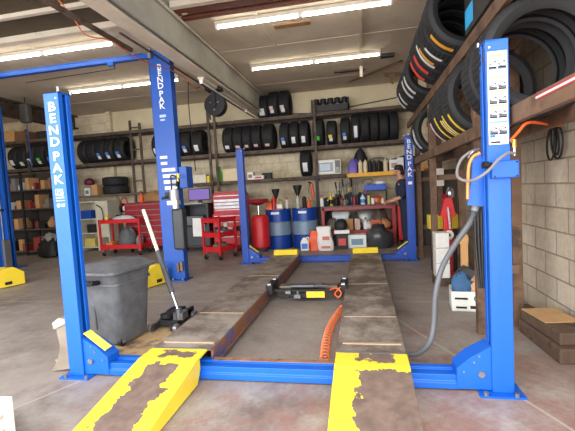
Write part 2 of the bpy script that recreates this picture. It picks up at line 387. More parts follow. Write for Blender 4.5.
# ================================================================== four post lift
L4 = 4.5
def chan(x, y, s, H, parent, m, w=.122, d=.112):
    """C-section column; s=+1 opens to +X"""
    P = [(0, 0), (w, 0), (w, .038), (w-.012, .038), (w-.012, .012), (.012, .012), (.012, d-.012), (w-.012, d-.012), (w-.012, d-.038), (w, d-.038), (w, d), (0, d)]
    P = [(x+s*a, y+b_) for a, b_ in P]
    c = MB().prism(P, 'Z', 0.012, H).prism([(x, y), (x+s*w, y), (x+s*w, y+d), (x, y+d)], 'Z', H-.012, H).build('post', m, parent, bevel=.004, world=True)
    return c
lift = thing('four_post_lift', 'bright blue four post car lift with worn yellow ramps and two runways', 'car lift', (1.525, 2.25, 0))
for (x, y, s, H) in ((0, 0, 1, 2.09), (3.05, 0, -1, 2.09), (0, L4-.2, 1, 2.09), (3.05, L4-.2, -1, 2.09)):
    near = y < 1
    c = chan(x, y, s, H, lift, BLUE if near else DBLUE)  # far posts get the darkened blue, their weaker light put into the colour
    # base plate, bolts, ladder and cable inside the channel
    b = MB().box(min(x-.05*s, x+.2*s), max(x-.05*s, x+.19*s), y-.05, y+.22, 0, .012).build('base_plate', BLUE if near else DBLUE, c, world=True)
    q = MB()
    for dx, dy in ((.0, -.04), (.17, -.04), (.17, .23)): q.cyl((x+s*dx, y+dy, .012), (x+s*dx, y+dy, .035), .014, n=6)
    q.build('anchor_bolt', STEEL, b, world=True)
    MB().box(min(x+s*.05, x+s*.07), max(x+s*.05, x+s*.07), y+.035, y+.078, .1, H-.05).build('latch_ladder', mat((120, 96, 84), .6, .4), c, world=True)
    MB().cyl((x+s*.09, y+.056, .1), (x+s*.09, y+.056, H-.02), .006, n=8).build('cable', STEEL, c, smooth=True, world=True)
    q = MB().cyl((x+s*.05, y+.09, H), (x+s*.05, y+.09, H+.06), .012, n=8).cyl((x+s*.05, y+.09, H), (x+s*.05, y+.09, H+.02), .022, n=6).cyl((x+s*.12, y+.13, H), (x+s*.12, y+.13, H+.025), .012, n=8)
    q.build('top_stud', STEEL, c, smooth=True, world=True)
    MB().cyl((x+s*.1, y-.004, H-.045), (x+s*.1, y+.002, H-.045), .006, n=8).build('screw', WHITE, c, world=True)
    # gusset carriage
    g = MB().prism([(x+s*.122, 0.02), (x+s*.32, .02), (x+s*.32, .15), (x+s*.24, .22), (x+s*.122, .29)], 'Y', y+.015, y+.03)
    g.prism([(x+s*.122, 0.02), (x+s*.32, .02), (x+s*.32, .15), (x+s*.24, .22), (x+s*.122, .29)], 'Y', y+.135, y+.15)
    g.prism([(x+s*.31, .02), (x+s*.32, .02), (x+s*.32, .15), (x+s*.24, .22), (x+s*.122, .29), (x+s*.122, .28), (x+s*.235, .212), (x+s*.31, .147)], 'Y', y+.03, y+.135)
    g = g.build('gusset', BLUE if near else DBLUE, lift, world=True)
    MB().cyl((x+s*.18, y+.0, .12), (x+s*.18, y+.02, .12), .02, n=10).build('bolt', STEEL, g, world=True)
    for dx, dz in ((.28, .13), (.22, .19), (.19, .23)): MB().cyl((x+s*dx, y+.008, dz), (x+s*dx, y+.018, dz), .007, n=8).build('bolt', STEEL, g, world=True)
    if not (x > 1 and near):
        a0 = V((x+s*.13, y+.06, .325)); a1 = V((x+s*.30, y+.06, .20))
        MB().bar(a0, a1, .075, .008).build('kick_plate', mat((240, 220, 100), .5, 0, .1), g, world=True)
# crossbeams
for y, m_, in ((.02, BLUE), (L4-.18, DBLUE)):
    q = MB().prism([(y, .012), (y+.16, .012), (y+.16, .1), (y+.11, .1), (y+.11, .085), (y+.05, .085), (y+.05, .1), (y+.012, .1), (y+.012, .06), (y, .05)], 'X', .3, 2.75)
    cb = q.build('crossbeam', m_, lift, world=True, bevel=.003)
    if y < 1: MB().box(1.09, 1.97, y+.11, y+.158, .1, .104).build('worn_strip', mat((150, 112, 88), .7, .2, .2, 12, dirt=(96, 70, 56), dirt_amt=.6), cb, world=True)
M_run = mat((160, 148, 136), .55, .1, .2, 2.2, dirt=(104, 90, 80), dirt_amt=.75, bmp=.15, name='worn_runway_steel')
for x0, x1, side in ((.6, 1.07, 1), (1.98, 2.45, -1)):
    r = MB().box(x0, x1, .16, 4.34, .155, .17).build('runway', M_run, lift, world=True, bevel=.003)
    q = MB().box(x0, x0+.012, .18, 4.3, .04, .155).box(x1-.012, x1, .18, 4.3, .04, .155)
    q.box(x1-.012, x1+.022, .18, 4.3, .04, .05) if side > 0 else q.box(x0-.022, x0, .18, 4.3, .04, .05)
    q.box(x1, x1+.008, .18, 4.3, .12, .165) if side > 0 else q.box(x0-.008, x0, .18, 4.3, .12, .165)
    q.build('side_rail', RUSTBLUE, r, world=True)
    q = MB()
    for yy in ((.98, 2.55) if side > 0 else (.9, 2.05)): q.box(x0+.02, x1-.005, yy, yy+.012, .17, .174)
    q.box(x0+.04, x1-.02, .3 if side < 0 else .26, .325 if side < 0 else .28, .17, .178)
    q.build('weld_seam', mat((164, 142, 118), .7), r, world=True)
    q = MB().prism([(4.16, .17), (4.3, .17), (4.3, .25), (4.22, .25)], 'X', x0+.02, x1-.03)
    q.build('wheel_stop', YEL, r, world=True, bevel=.004)
# ramps: flat lip over the crossbeam, then the slope
for x0, x1, boxes in ((.61, 1.05, [(.74, .98, .0, .1), (.72, .95, -1.0, -.1)]), (1.985, 2.45, [(2.12, 2.33, .02, .16), (2.12, 2.62, -1.3, -.09)])):
    bx = [(a-1.525, b_-1.525, c-2.25, d-2.25) for a, b_, c, d in boxes]
    m_ = worn('worn_yellow_paint', bx)
    q = MB().prism([(.14, .165), (.14, .178), (-.04, .178), (-1.02, .012), (-1.02, 0), (-.04, .162)], 'X', x0, x1)
    rp = q.build('ramp', m_, lift, world=True, bevel=.002)
    q = MB()
    for xs in (x0, x1-.01): q.prism([(.0, .162), (-.04, .162), (-1.0, .006), (-.06, .012), (-.03, .05), (.0, .1)], 'X', xs, xs+.01)
    q.build('ramp_side', YEL, rp, world=True)
    MB().cyl((x0+.01, .145, .168), (x1-.01, .145, .168), .014, n=10).build('hinge_rod', STEEL, rp, smooth=True, world=True)
# writing
p_nl = [o for o in bpy.data.objects if o.name.startswith('post') and o.parent == lift]
nl, nr, fl, fr = p_nl
stacked('BEND PAK', .062, -.003, 1.985, .083, .089, nl, gap=.25, sx=1.25)
q = MB().box(.03, .09, -.004, 0, 1.355, 1.4); q.build('logo_patch', WHITE, nl, world=True)
text('BP', .05, BLUE, nl, (.06, -.006, 1.377), name='logo_letters', bold=.001)
q = MB().box(.028, .094, -.003, 0, 1.335, 1.343).box(.028, .094, -.003, 0, 1.315, 1.319).cyl((.043, -.003, 1.283), (.043, 0, 1.283), .013, n=14).box(.062, .095, -.003, 0, 1.288, 1.292).box(.062, .095, -.003, 0, 1.274, 1.278)
q.build('logo_lines', WHITE, nl, world=True)
stacked('BEND PAK', 3.05-.062, L4-.203, 1.99, .088, .098, fr, gap=.2)
MB().box(2.955, 3.02, L4-.204, L4-.2, 1.28, 1.33).build('logo_patch', WHITE, fr, world=True)
# warning sheet on the near right post
x0, x1 = 2.938, 3.042
sh = MB().box(x0, x1, -.003, 0, 1.495, 2.02).build('warning_sheet', WHITE, nr, world=True)
rows = [(1.998, (250, 214, 60)), (1.878, (240, 176, 70)), (1.798, (240, 176, 70)), (1.717, (240, 176, 70)), (1.624, (40, 110, 210))]
for z, c in rows: MB().box(x0+.004, x1-.004, -.005, -.003, z-.008, z+.004).build('heading_bar', mat(tuple(int(k*.7+76) for k in c), .5), sh, world=True)
q = MB()
for z in (1.976, 1.855, 1.775, 1.695, 1.602):
    for xx in (x0+.026, x1-.03):
        q.tube([(xx+.018*math.cos(a), -.004, z-.022+.014*math.sin(a)) for a in [i*PI/5 for i in range(9)]], .0022, 5, smooth=2)
        q.box(xx-.02, xx+.022, -.005, -.003, z-.05, z-.043); q.bar((xx-.015, -.004, z-.03), (xx+.02, -.004, z-.012), .003, .004)
q.build('pictogram', INK, sh, world=True)
q = MB()
for z in (1.935, 1.824, 1.744, 1.664, 1.571): q.box(x0+.006, x0+.048, -.005, -.003, z-.016, z).box(x0+.056, x1-.006, -.005, -.003, z-.016, z+.002)
q.build('dark_strip', mat((92, 98, 112), .5), sh, world=True)
q = MB()
for z in (1.919, 1.911, 1.903): q.box(x0+.008, x1-.012, -.0045, -.003, z, z+.003)
for z in (1.550, 1.541, 1.531, 1.522): q.box(x0+.04, x1-.012, -.0045, -.003, z, z+.003)
q.build('small_print', mat((120, 130, 150), .6), sh, world=True)
q = MB().box(x0+.006, x0+.035, -.005, -.003, 1.535, 1.550); q.build('blue_tab', mat((40, 110, 210), .5), sh, world=True)
q = MB().box(x0+.01, x0+.06, -.005, -.003, 1.502, 1.513); q.build('black_tab', INK, sh, world=True)
# control bracket with knob, brass fitting, cables
dz = .085
br = MB().box(2.94, 3.085, -.035, -.001, 1.215+dz, 1.315+dz).build('control_bracket', BLUE, nr, world=True, bevel=.006)
q = MB()
for xx, zz in ((2.955, 1.225), (3.072, 1.225), (3.072, 1.303), (2.955, 1.303)): q.cyl((xx, -.042, zz+dz), (xx, -.035, zz+dz), .005, n=8)
q.build('screw', INK, br, world=True)
k_ = at(488, 165, 'Y', -.05)
MB().cyl(k_+V((.02, .02, 0)), k_, .014, n=14).cyl(k_, k_-V((.028, .006, 0)), .021, n=14).build('knob', BLACK, br, smooth=True, world=True)
f_ = at(514.5, 152, 'Y', -.02)
MB().cyl(f_-V((0, 0, .02)), f_+V((0, 0, .035)), .007, n=8).build('air_stem', CHROME, br, smooth=True, world=True)
MB().cyl(f_+V((0, 0, .025)), f_+V((0, 0, .07)), .012, n=6).cyl(f_+V((-.0, 0, .05)), f_+V((-.024, 0, .07)), .009, n=8).build('brass_fitting', mat((176, 140, 70), .3, .8), br, smooth=True, world=True)
# slanted blue shield behind the inner edge of the near right post
poly = [at(a, b_, 'Y', .1) for a, b_ in ((472, 161), (479, 153), (484, 160), (484, 206), (467, 205), (471, 179))]
MB().prism([(p.x, p.z) for p in poly], 'Y', .09, .105).build('cable_shield', BLUE, nr, world=True)
# hoses on the near right post
pipe('grey rubber hose looped from the blue bracket around the near right lift post',
     [at(a, b_, 'Y', c) for a, b_, c in ((514, 153, -.05), (507, 153.5, -.075), (498, 160, -.09), (489, 170, -.1), (478, 178, -.08), (468, 181, -.02), (459, 178, .03), (457, 171, .08), (461, 160, .12), (470, 152, .14), (479, 149, .15))], .0085, mat((120, 118, 114), .6), 'rubber_hose', 'hose', sm=6)
pipe('short orange air hose hanging beside the blue shield on the right post',
     [at(a, b_, 'Y', .06) for a, b_ in ((480, 153), (473, 157), (469, 166), (468, 180), (467.5, 199))], .009, mat((222, 140, 70), .5), 'air_hose', 'hose', sm=6)
pipe('silver braided hose ends bunched at the top of the blue shield',
     [at(a, b_, 'Y', c) for a, b_, c in ((468, 158, .13), (472, 152, .12), (477, 149, .13), (478, 154, .15), (473, 157, .16), (470, 154, .15), (475, 151, .14))], .006, CHROME, 'braided_hose', 'hose', sm=6)
ph = [at(476, 206, 'Y', .14), at(471, 221, 'Y', .2), at(456, 243, 'Y', .25), at(442, 268, 'Y', .3), at(435.5, 295, 'Y', .3), at(434, 322, 'Y', .3), at(430, 342, 'Y', .3), at(419, 353, 'Y', .35), (2.49, .38, .07)]
hs = thing('cable_conduit', 'thick dark grey flexible conduit curving down to the right runway', 'conduit', (2.6, .3, 0))
MB().tube([V(p) for p in ph], .0185, 12, smooth=8).build('hose', mat((92, 94, 98), .5, 0, .1, name='grey_conduit'), hs, smooth=True, world=True)
MB().cyl(V(ph[0])+V((.005, 0, .02)), V(ph[0])-V((.01, 0, .03)), .023, n=12).build('collar', GREY, hs, smooth=True, world=True)
for k, dx in enumerate((0, .018, .036)):
    pipe(('thin', 'middle', 'outer')[k]+' black cable hanging straight down inside the near right post', [at(474.5+k*3.3, 207, 'Y', .17), at(476+k*3, 245, 'Y', .17), at(480+k*1.8, 288, 'Y', .17)], .009, BLACK, 'hanging_cable', 'cable', sm=5)
cw = thing('ramp_prop', 'tan wooden board leaning against the outside of the near left post', 'board', (-.1, .1, 0))
MB().prism([(-.22, .0), (-.03, .03), (-.015, .3), (-.05, .40), (-.10, .41), (-.14, .34), (-.12, .2), (-.15, .1)], 'Y', .06, .09).build('board', mat((128, 116, 102), .75, 0, .2, 8, bmp=.3), cw, world=True, bevel=.005)
MB().prism([(-.15, .34), (-.03, .39), (-.02, .42), (-.1, .43), (-.16, .39)], 'Y', .05, .1).build('edge_strip', mat((150, 146, 136), .7), cw, world=True)

# coiled orange air hose on the floor
p0, p1 = V((1.95, 1.60, .042)), V((1.88, .32, .042)); pts = []
n = 22
for i in range(n*9+1):
    t = i/(n*9); a = 2*PI*i/9
    c = p0.lerp(p1, t)+V((-.05*math.sin(t*PI), 0, 0)); rr = .028+.006*t
    pts.append(c+V((rr*math.cos(a), .0, rr*math.sin(a)-.005)))
ch = thing('coiled_air_hose', 'orange coiled air hose lying on the floor by the right runway', 'hose', (1.9, 1.05, 0))
MB().tube(pts, .0058, 6, smooth=0).build('coil', mat((222, 110, 56), .4), ch, smooth=True, world=True)
MB().tube([pts[-1], (1.83, .30, .03), (1.84, .24, .03), (1.9, .23, .03), (1.94, .28, .03), (1.9, .34, .03)], .006, 6).build('hose_end', mat((222, 110, 56), .4), ch, smooth=True, world=True)

# rolling bridge jack between the runways
jk = thing('rolling_bridge_jack', 'black rolling bridge jack with yellow label spanning the two runways', 'jack', (1.53, 2.0, 0))
MB().box(1.13, 1.94, 1.88, 1.93, .12, .155).box(1.13, 1.94, 2.1, 2.15, .12, .155).build('cross_rail', DARK, jk, world=True, bevel=.004)
for xx in (1.1, 1.95):
    e = MB().box(xx-.04, xx+.04, 1.84, 2.18, .1, .215).build('end_carriage', BLACK, jk, world=True, bevel=.008)
    MB().cyl((xx-.02, 1.87, .215), (xx+.02, 1.87, .215), .022).cyl((xx-.02, 2.15, .215), (xx+.02, 2.15, .215), .022).build('roller', STEEL, e, smooth=True, world=True)
MB().box(1.33, 1.72, 1.84, 2.16, .07, .12).build('lower_tray', DARK, jk, world=True, bevel=.006)
MB().box(1.2, 1.88, 1.95, 2.08, .155, .18).build('upper_plate', mat((118, 104, 92), .5, .4), jk, world=True, bevel=.004)
MB().cyl((1.35, 1.9, .19), (1.62, 1.9, .19), .028).cyl((1.62, 1.9, .19), (1.78, 1.9, .19), .014).build('cylinder', mat((86, 86, 90), .35, .7), jk, smooth=True, world=True)
MB().box(1.45, 1.7, 1.95, 2.05, .18, .2).build('lift_saddle', STEEL, jk, world=True)
MB().box(1.535, 1.74, 1.83, 1.838, .075, .145).build('yellow_label', YEL, jk, world=True)
q = MB().box(1.4, 1.47, 1.78, 1.84, .08, .12).cyl((1.44, 1.8, .12), (1.44, 1.8, .16), .012).box(1.3, 1.36, 1.79, 1.84, .13, .16); q.build('valve_block', STEEL, jk, world=True)
MB().tube([(1.8, 1.85, .16), (1.88, 1.8, .19), (1.93, 1.78, .14), (1.9, 1.76, .1), (1.86, 1.79, .13), (1.92, 1.8, .2)], .008, 6).build('orange_line', ORANGE, jk, smooth=True, world=True)
MB().tube([(1.5, 1.85, .1), (1.3, 1.77, .09), (1.2, 1.79, .11), (1.15, 1.85, .15)], .007, 6).build('black_line', BLACK, jk, smooth=True, world=True)

# ================================================================== wheeled rubbish bin
def ring(cx, cy, z, wx, wy, r, n=5):
    o = []
    for sx, sy, a0 in ((1, 1, 0), (-1, 1, PI/2), (-1, -1, PI), (1, -1, 3*PI/2)):
        for i in range(n+1):
            a = a0+PI/2*i/n; o.append(V((cx+sx*(wx-r)+r*math.cos(a), cy+sy*(wy-r)+r*math.sin(a), z)))
    return o
def loft(mb, rings, cap=True, mi=0):
    n = len(rings[0]); vs = [v for r in rings for v in r]; fs = []
    for i in range(len(rings)-1):
        for k in range(n): j = (k+1) % n; fs.append((i*n+k, i*n+j, (i+1)*n+j, (i+1)*n+k))
    if cap: fs += [tuple(range(n-1, -1, -1)), tuple(range((len(rings)-1)*n, len(rings)*n))]
    return mb.add(vs, fs, mi)
M_bin = mat((88, 90, 94), .42, 0, .25, 9, dirt=(116, 116, 118), dirt_amt=.3, bmp=.3, name='scuffed_grey_plastic')
bn = thing('wheeled_bin', 'dark grey wheeled rubbish bin with domed lid behind near left post', 'trash bin', (-.03, .70, 0), math.radians(-8))
R_ = [ring(0, 0, .03, .18, .21, .07), ring(0, 0, .05, .185, .215, .07), ring(0, -.01, .56, .225, .265, .07), ring(0, -.01, .565, .24, .28, .07), ring(0, -.01, .585, .24, .28, .07), ring(0, -.01, .59, .228, .268, .07), ring(0, -.01, .66, .24, .28, .07), ring(0, -.01, .665, .255, .295, .07), ring(0, -.01, .685, .255, .295, .07)]
bb = loft(MB(), R_).build('bin_body', M_bin, bn, smooth=True, ang=50)
ld = loft(MB(), [ring(0, -.03, .672, .285, .34, .1), ring(0, -.03, .678, .29, .345, .1), ring(0, -.03, .70, .29, .345, .1), ring(0, -.02, .712, .25, .30, .1), ring(0, -.02, .75, .21, .26, .12), ring(0, -.02, .77, .11, .15, .1)]).build('lid', M_bin, bn, smooth=True, ang=30)
MB().tube([(-.26, -.28, .60), (-.26, -.37, .61), (.0, -.38, .61), (.03, -.38, .61), (.03, -.29, .60)], .022, 8, smooth=2).build('handle', BLACK, bn, smooth=True)
MB().tube([(-.12, -.245, .45), (-.09, -.25, .35), (-.1, -.235, .16)], .01, 6).build('ridge', M_bin, bb, smooth=True)
for xx, yy in ((.15, -.17), (-.17, .18)):
    w = MB().cyl((xx-.02, yy, .045), (xx+.02, yy, .045), .045, n=18).build('wheel', BLACK, bn, smooth=True)
    MB().cyl((xx-.023, yy, .045), (xx+.023, yy, .045), .018, n=10).build('hub', GREY, w, smooth=True)
MB().cyl((.19, -.17, .045), (-.19, -.17, .045), .008).build('axle', STEEL, bn)
tag(MB().box(-.32, .53, .22, 1.15, 0.001, .014, rot=Matrix.Rotation(-.04, 3, 'Z')).build('plywood_sheet', mat((196, 164, 120), .7, 0, .15, 4, dirt=(112, 92, 76), dirt_amt=.6), loc=(.1, .7, 0)), 'dirty plywood sheet on the floor under the grey bin', 'plywood')
bn.location.z = .014; bn.scale = (.86, .86, .98)

# trolley jack with long two tone handle
tj = thing('trolley_jack', 'low black trolley jack with long white and grey handle by left runway', 'floor jack', (.33, 1.0, 0), 0)
MB().prism([(.86, .03), (1.35, .03), (1.35, .13), (1.2, .14), (1.0, .09), (.86, .08)], 'X', .17, .2).prism([(.86, .03), (1.35, .03), (1.35, .13), (1.2, .14), (1.0, .09), (.86, .08)], 'X', .36, .39).box(.17, .39, .98, 1.02, .03, .09).box(.17, .39, 1.2, 1.3, .06, .12).build('frame', mat((52, 52, 54), .5, .3), tj, world=True, bevel=.004)
MB().bar((.28, 1.3, .12), (.28, .95, .14), .08, .04).build('lift_arm', DARK, tj, world=True)
MB().cyl((.28, .95, .14), (.28, .95, .17), .05, n=14).build('saddle', DARK, tj, smooth=True, world=True)
for xx in (.15, .41):
    for yy in (.9, 1.3): MB().cyl((xx-.018, yy, .045), (xx+.018, yy, .045), .045, n=14).build('wheel', STEEL, tj, smooth=True, world=True)
MB().box(.33, .43, 1.0, 1.12, .09, .16).cyl((.38, 1.02, .1), (.38, 1.02, .2), .03, n=12).build('pump_block', STEEL, tj, world=True)
h0 = V((.385, 1.02, .16)); h3 = at(143.5, 210, 'Y', 1.35); h1 = h0.lerp(h3, .18); h2 = h0.lerp(h3, .58)
hd = MB().cyl(h0, h1, .016, n=10).build('handle', CHROME, tj, smooth=True, world=True)
MB().cyl(h1, h2, .026, n=12).build('foam_sleeve', mat((80, 82, 86), .7), hd, smooth=True, world=True)
MB().cyl(h2, h3, .019, n=12).build('handle_grip', mat((232, 226, 206), .4), hd, smooth=True, world=True)

# white carton, bottom left corner
bx = thing('carton', 'white printed carton at the bottom left corner of the floor', 'carton', (.10, -.94, 0), .12)
bb = MB().box(-.22, .22, -.17, .17, 0, .27).build('box_body', mat((236, 234, 228), .6, 0, .03), bx, bevel=.003)
MB().box(-.22, .22, -.02, .02, .27, .272).build('tape', mat((214, 196, 150), .3), bb)
MB().box(.22, .2215, -.1, .1, .19, .21).box(.22, .2215, -.1, .02, .1, .13).box(-.15, .15, -.1715, -.17, .08, .16).build('printed_panel', mat((196, 190, 180), .6), bb)
MB().box(.22, .2215, .03, .1, .1, .13).build('yellow_mark', YEL, bb)

# ================================================================== two post lift
def col2(x, y, s, H, par, m, w=.34, d=.14):
    P = [(0, 0), (w, 0), (w, .05), (w-.03, .05), (w-.03, .02), (.03, .02), (.03, d-.02), (w-.03, d-.02), (w-.03, d-.05), (w, d-.05), (w, d), (0, d)]
    P = [(x+s*a, y+b_) for a, b_ in P]
    return MB().prism(P, 'Z', .015, H).prism([(x, y), (x+s*w, y), (x+s*w, y+d), (x, y+d)], 'Z', H-.02, H).build('column', m, par, world=True, bevel=.008)
tp = thing('two_post_lift', 'blue two post lift with overhead beam, yellow arm and white stickers', 'car lift', (-2.3, 3.2, 0))
c1 = col2(-.53, 3.05, -1, 3.5, tp, mat((14, 78, 168), .45, 0, .08, 3, name='mid_blue_enamel'))
M_mb = mat((14, 78, 168), .45, 0, .08, 3)
c2 = col2(-4.35, 3.05, 1, 3.5, tp, M_mb)
for x in (-.72, -4.2):
    MB().box(x-.22, x+.22, 2.98, 3.26, 0, .015).build('base_plate', M_mb, tp, world=True)
    q = MB()
    for dx, dy in ((-.16, 3.02), (0, 3.02), (.16, 3.02)): q.cyl((x+dx, dy, .015), (x+dx, dy, .05), .02, n=6)
    q.build('anchor_bolt', STEEL, tp, world=True)
ob = MB().box(-4.3, -.85, 3.04, 3.12, 3.40, 3.465).build('overhead_beam', M_mb, tp, world=True, bevel=.006)
MB().box(-4.2, -.95, 3.03, 3.13, 3.465, 3.472).build('beam_flange', BLUE, ob, world=True)
MB().box(-1.52, -1.42, 2.99, 3.04, 3.34, 3.40).build('limit_switch', BLUE, ob, world=True)
MB().tube([(-1.45, 3.0, 3.36), (-1.4, 3.0, 3.3), (-1.6, 3.0, 3.28), (-3.0, 3.0, 3.25)], .008, 6).build('trip_wire', BLACK, ob, smooth=True, world=True)
MB().box(-.85, -.8, 3.0, 3.04, 3.38, 3.52).build('bracket', GREY, c1, world=True)
stacked('BEND PAK', -.70, 3.047, 3.24, .092, .12, c1, gap=.25, sx=1.1)
MB().box(-.75, -.65, 3.044, 3.05, 2.50, 2.54).box(-.74, -.67, 3.044, 3.05, 2.45, 2.475).build('logo_patch', mat((170, 190, 214), .5), c1, world=True)
q = MB()
for i, (px0, px1, py0, py1) in enumerate(((160, 167, 155, 159), (161, 167, 161, 165), (162, 175, 167, 172), (163, 176, 173, 178), (164, 176, 179, 184), (165, 177, 185, 190))):
    a = at(px0, py1, 'Y', 3.045); b_ = at(px1, py0, 'Y', 3.045); q.box(a.x, b_.x, 3.044, 3.05, a.z, b_.z-.01)
q.build('sticker', mat((226, 222, 206), .5), c1, world=True)
pu = MB().box(-.6, -.42, 2.88, 3.03, .5, 1.12).build('oil_reservoir', mat((44, 46, 50), .4), c1, world=True, bevel=.03)
q = MB().cyl((-.55, 2.95, 1.12), (-.55, 2.95, 1.2), .05).cyl((-.56, 2.95, 1.22), (-.56, 2.95, 1.4), .065).box(-.66, -.5, 2.9, 3.02, 1.18, 1.24)
q.build('pump_motor', mat((206, 206, 204), .35, .5), c1, smooth=True, world=True)
MB().box(-.7, -.6, 2.93, 3.04, 1.27, 1.37).cyl((-.66, 2.92, 1.3), (-.74, 2.9, 1.28), .02).cyl((-.48, 2.9, 1.45), (-.46, 2.88, 1.52), .02).build('switch_box', BLACK, c1, world=True)
MB().box(-.47, -.44, 2.9, 2.93, 1.5, 1.64).build('yellow_tag', YEL, c1, world=True)
MB().box(-.53, -.40, 3.08, 3.3, 1.42, 1.75).build('motor_shroud', M_mb, c1, world=True, bevel=.01)
MB().tube([(-.5, 2.95, 1.4), (-.44, 2.9, 1.55), (-.6, 2.98, 1.62), (-.62, 3.0, 1.5), (-.6, 2.95, 1.35)], .012, 6).build('hydraulic_line', BLACK, c1, smooth=True, world=True)
MB().box(-.58, -.54, 3.0, 3.045, .16, .3).box(-.63, -.6, 3.0, 3.045, .14, .28).build('latch_plate', mat((120, 96, 80), .5, .5), c1, world=True)
def arm(pts, par):
    # low yellow restraint arm
    a = MB(); (x0, y0), (x1, y1) = pts
    d = (V((x1, y1, 0))-V((x0, y0, 0))); n_ = V((-d.y, d.x, 0)).normalized()
    L = d.length; d.normalize(); o = V((x0, y0, 0))
    prof = [(0, 0), (L, 0), (L, .2), (L*.85, .3), (L*.7, .3), (0, .13)]
    vs = [o+d*u+V((0, 0, w+.012))+n_*t for t in (-.05, .05) for u, w in prof]
    k = len(prof); a.add(vs, [tuple(range(k-1, -1, -1)), tuple(range(k, 2*k))]+[(i, (i+1) % k, k+(i+1) % k, k+i) for i in range(k)])
    r = a.build('swing_arm', YEL, par, world=True, bevel=.006)
    e = MB()
    for u in (.35, .75):
        c = o+d*(L*u)-n_*.052+V((0, 0, .07)); e.bar(c-d*.05, c+d*.05, .004, .05)
    e.build('arm_slot', INK, r, world=True); return r
arm([(-1.02, 2.3), (-.8, 2.95)], tp)
arm([(-3.7, 2.05), (-3.36, 2.95)], tp)
arm([(-3.95, 2.35), (-3.5, 2.9)], tp)
lc = thing('lift_column', 'blue lift column cut by the left edge of the photo', 'lift column', (-5.03, 4.25, 0))
c3 = col2(-5.25, 4.2, 1, 3.3, lc, BLUE)
MB().box(-5.33, -4.86, 4.12, 4.55, 0, .015).build('base_plate', BLUE, lc, world=True)
MB().box(-4.93, -4.87, 4.05, 4.2, .02, .62).build('arm_guard', GREY, c3, world=True, bevel=.01)
MB().cyl((-5.00, 4.17, .1), (-5.00, 4.17, 2.4), .012).build('hydraulic_pipe', STEEL, c3, smooth=True, world=True)
MB().box(-5.11, -5.03, 4.194, 4.2, 1.12, 1.18).build('sticker', mat((226, 120, 130), .5), c3, world=True)
MB().box(-5.18, -4.95, 4.15, 4.2, 1.2, 1.24).build('bracket', BLACK, c3, world=True)
q = MB()
for x in (-5.25, -5.10, -4.93): q.cyl((x, 4.15, .015), (x, 4.15, .05), .018, n=6)
q.build('anchor_bolt', STEEL, lc, world=True)

# ================================================================== things hung from the girder
rl = thing('hose_reel', 'black round hose reel hung from the ceiling girder', 'hose reel', (-.24, 4.1, 2.7))
MB().cyl((-.24, 4.03, 2.84), (-.24, 4.17, 2.84), .165, n=28).build('drum', BLACK, rl, smooth=True, world=True)
MB().lathe([(.165, -.08), (.185, -.08), (.185, -.07), (.165, -.07)], (-.24, 4.1, 2.84), (0, 1, 0), 28, close=True).lathe([(.165, .07), (.185, .07), (.185, .08), (.165, .08)], (-.24, 4.1, 2.84), (0, 1, 0), 28, close=True).build('flange', DARK, rl, smooth=True, world=True)
MB().bar((-.24, 4.0, 2.84), (-.24, 4.0, 3.1), .06, .012, up=(0, 1, 0)).box(-.38, -.12, 3.98, 4.2, 3.09, 3.14).cyl((-.24, 3.99, 2.84), (-.24, 4.02, 2.84), .04).build('bracket', DARK, rl, world=True)
q = MB()
for a in range(3): q.cyl((-.24+.08*math.cos(a*2.1+.5), 4.015, 2.84+.08*math.sin(a*2.1+.5)), (-.24+.08*math.cos(a*2.1+.5), 4.03, 2.84+.08*math.sin(a*2.1+.5)), .014, n=8)
q.build('bolt', CHROME, rl, world=True)
MB().tube([(-.33, 4.05, 2.72), (-.345, 4.05, 2.66), (-.34, 4.06, 2.6)], .016, 8).build('hose_tail', BLACK, rl, smooth=True, world=True)
pipe('black cord hanging from the girder behind the tall blue column', [(-.5, 3.6, 3.15), (-.52, 3.6, 2.7), (-.5, 3.6, 2.2), (-.48, 3.6, 1.7)], .008, BLACK, 'power_cord', 'cord', sm=4)
pr = thing('drop_cord_box', 'dark grey cord box hanging on the left with blue cord', 'cord reel', (-5.0, 5.0, 3.1))
MB().box(-5.12, -4.9, 4.95, 5.1, 3.1, 3.52).build('case', mat((82, 80, 76), .6), pr, world=True, bevel=.04)
MB().cyl((-5.0, 5.02, 3.5), (-5.0, 5.02, 3.66), .01).build('hanger', DARK, pr, world=True)
MB().tube([(-5.0, 5.02, 3.1), (-4.99, 5.02, 2.6), (-4.98, 5.02, 2.1)], .01, 6).build('cord', DBLUE, pr, smooth=True, world=True)
pipe('orange extension cord draped along the left side of the girder',
     [(-.75, .95, 3.45), (-.62, 1.15, 3.2), (-.58, 1.3, 3.05), (-.5, 1.6, 3.09), (-.5, 2.0, 3.06), (-.5, 2.5, 3.09), (-.46, 2.9, 3.14), (-.42, 3.3, 3.12), (-.4, 3.6, 3.05), (-.38, 3.8, 3.1)], .007, mat((196, 96, 50), .6), 'extension_cord', 'cord', sm=6)
pipe('black hose loop hanging under the girder at the top', [at(104, -6, 'X', -.4), at(96, 8, 'X', -.4), at(104, 15, 'X', -.4), at(116, 13, 'X', -.4), at(123, 2, 'X', -.4), at(124, -8, 'X', -.4)], .014, BLACK, 'hose_loop', 'hose', sm=6)
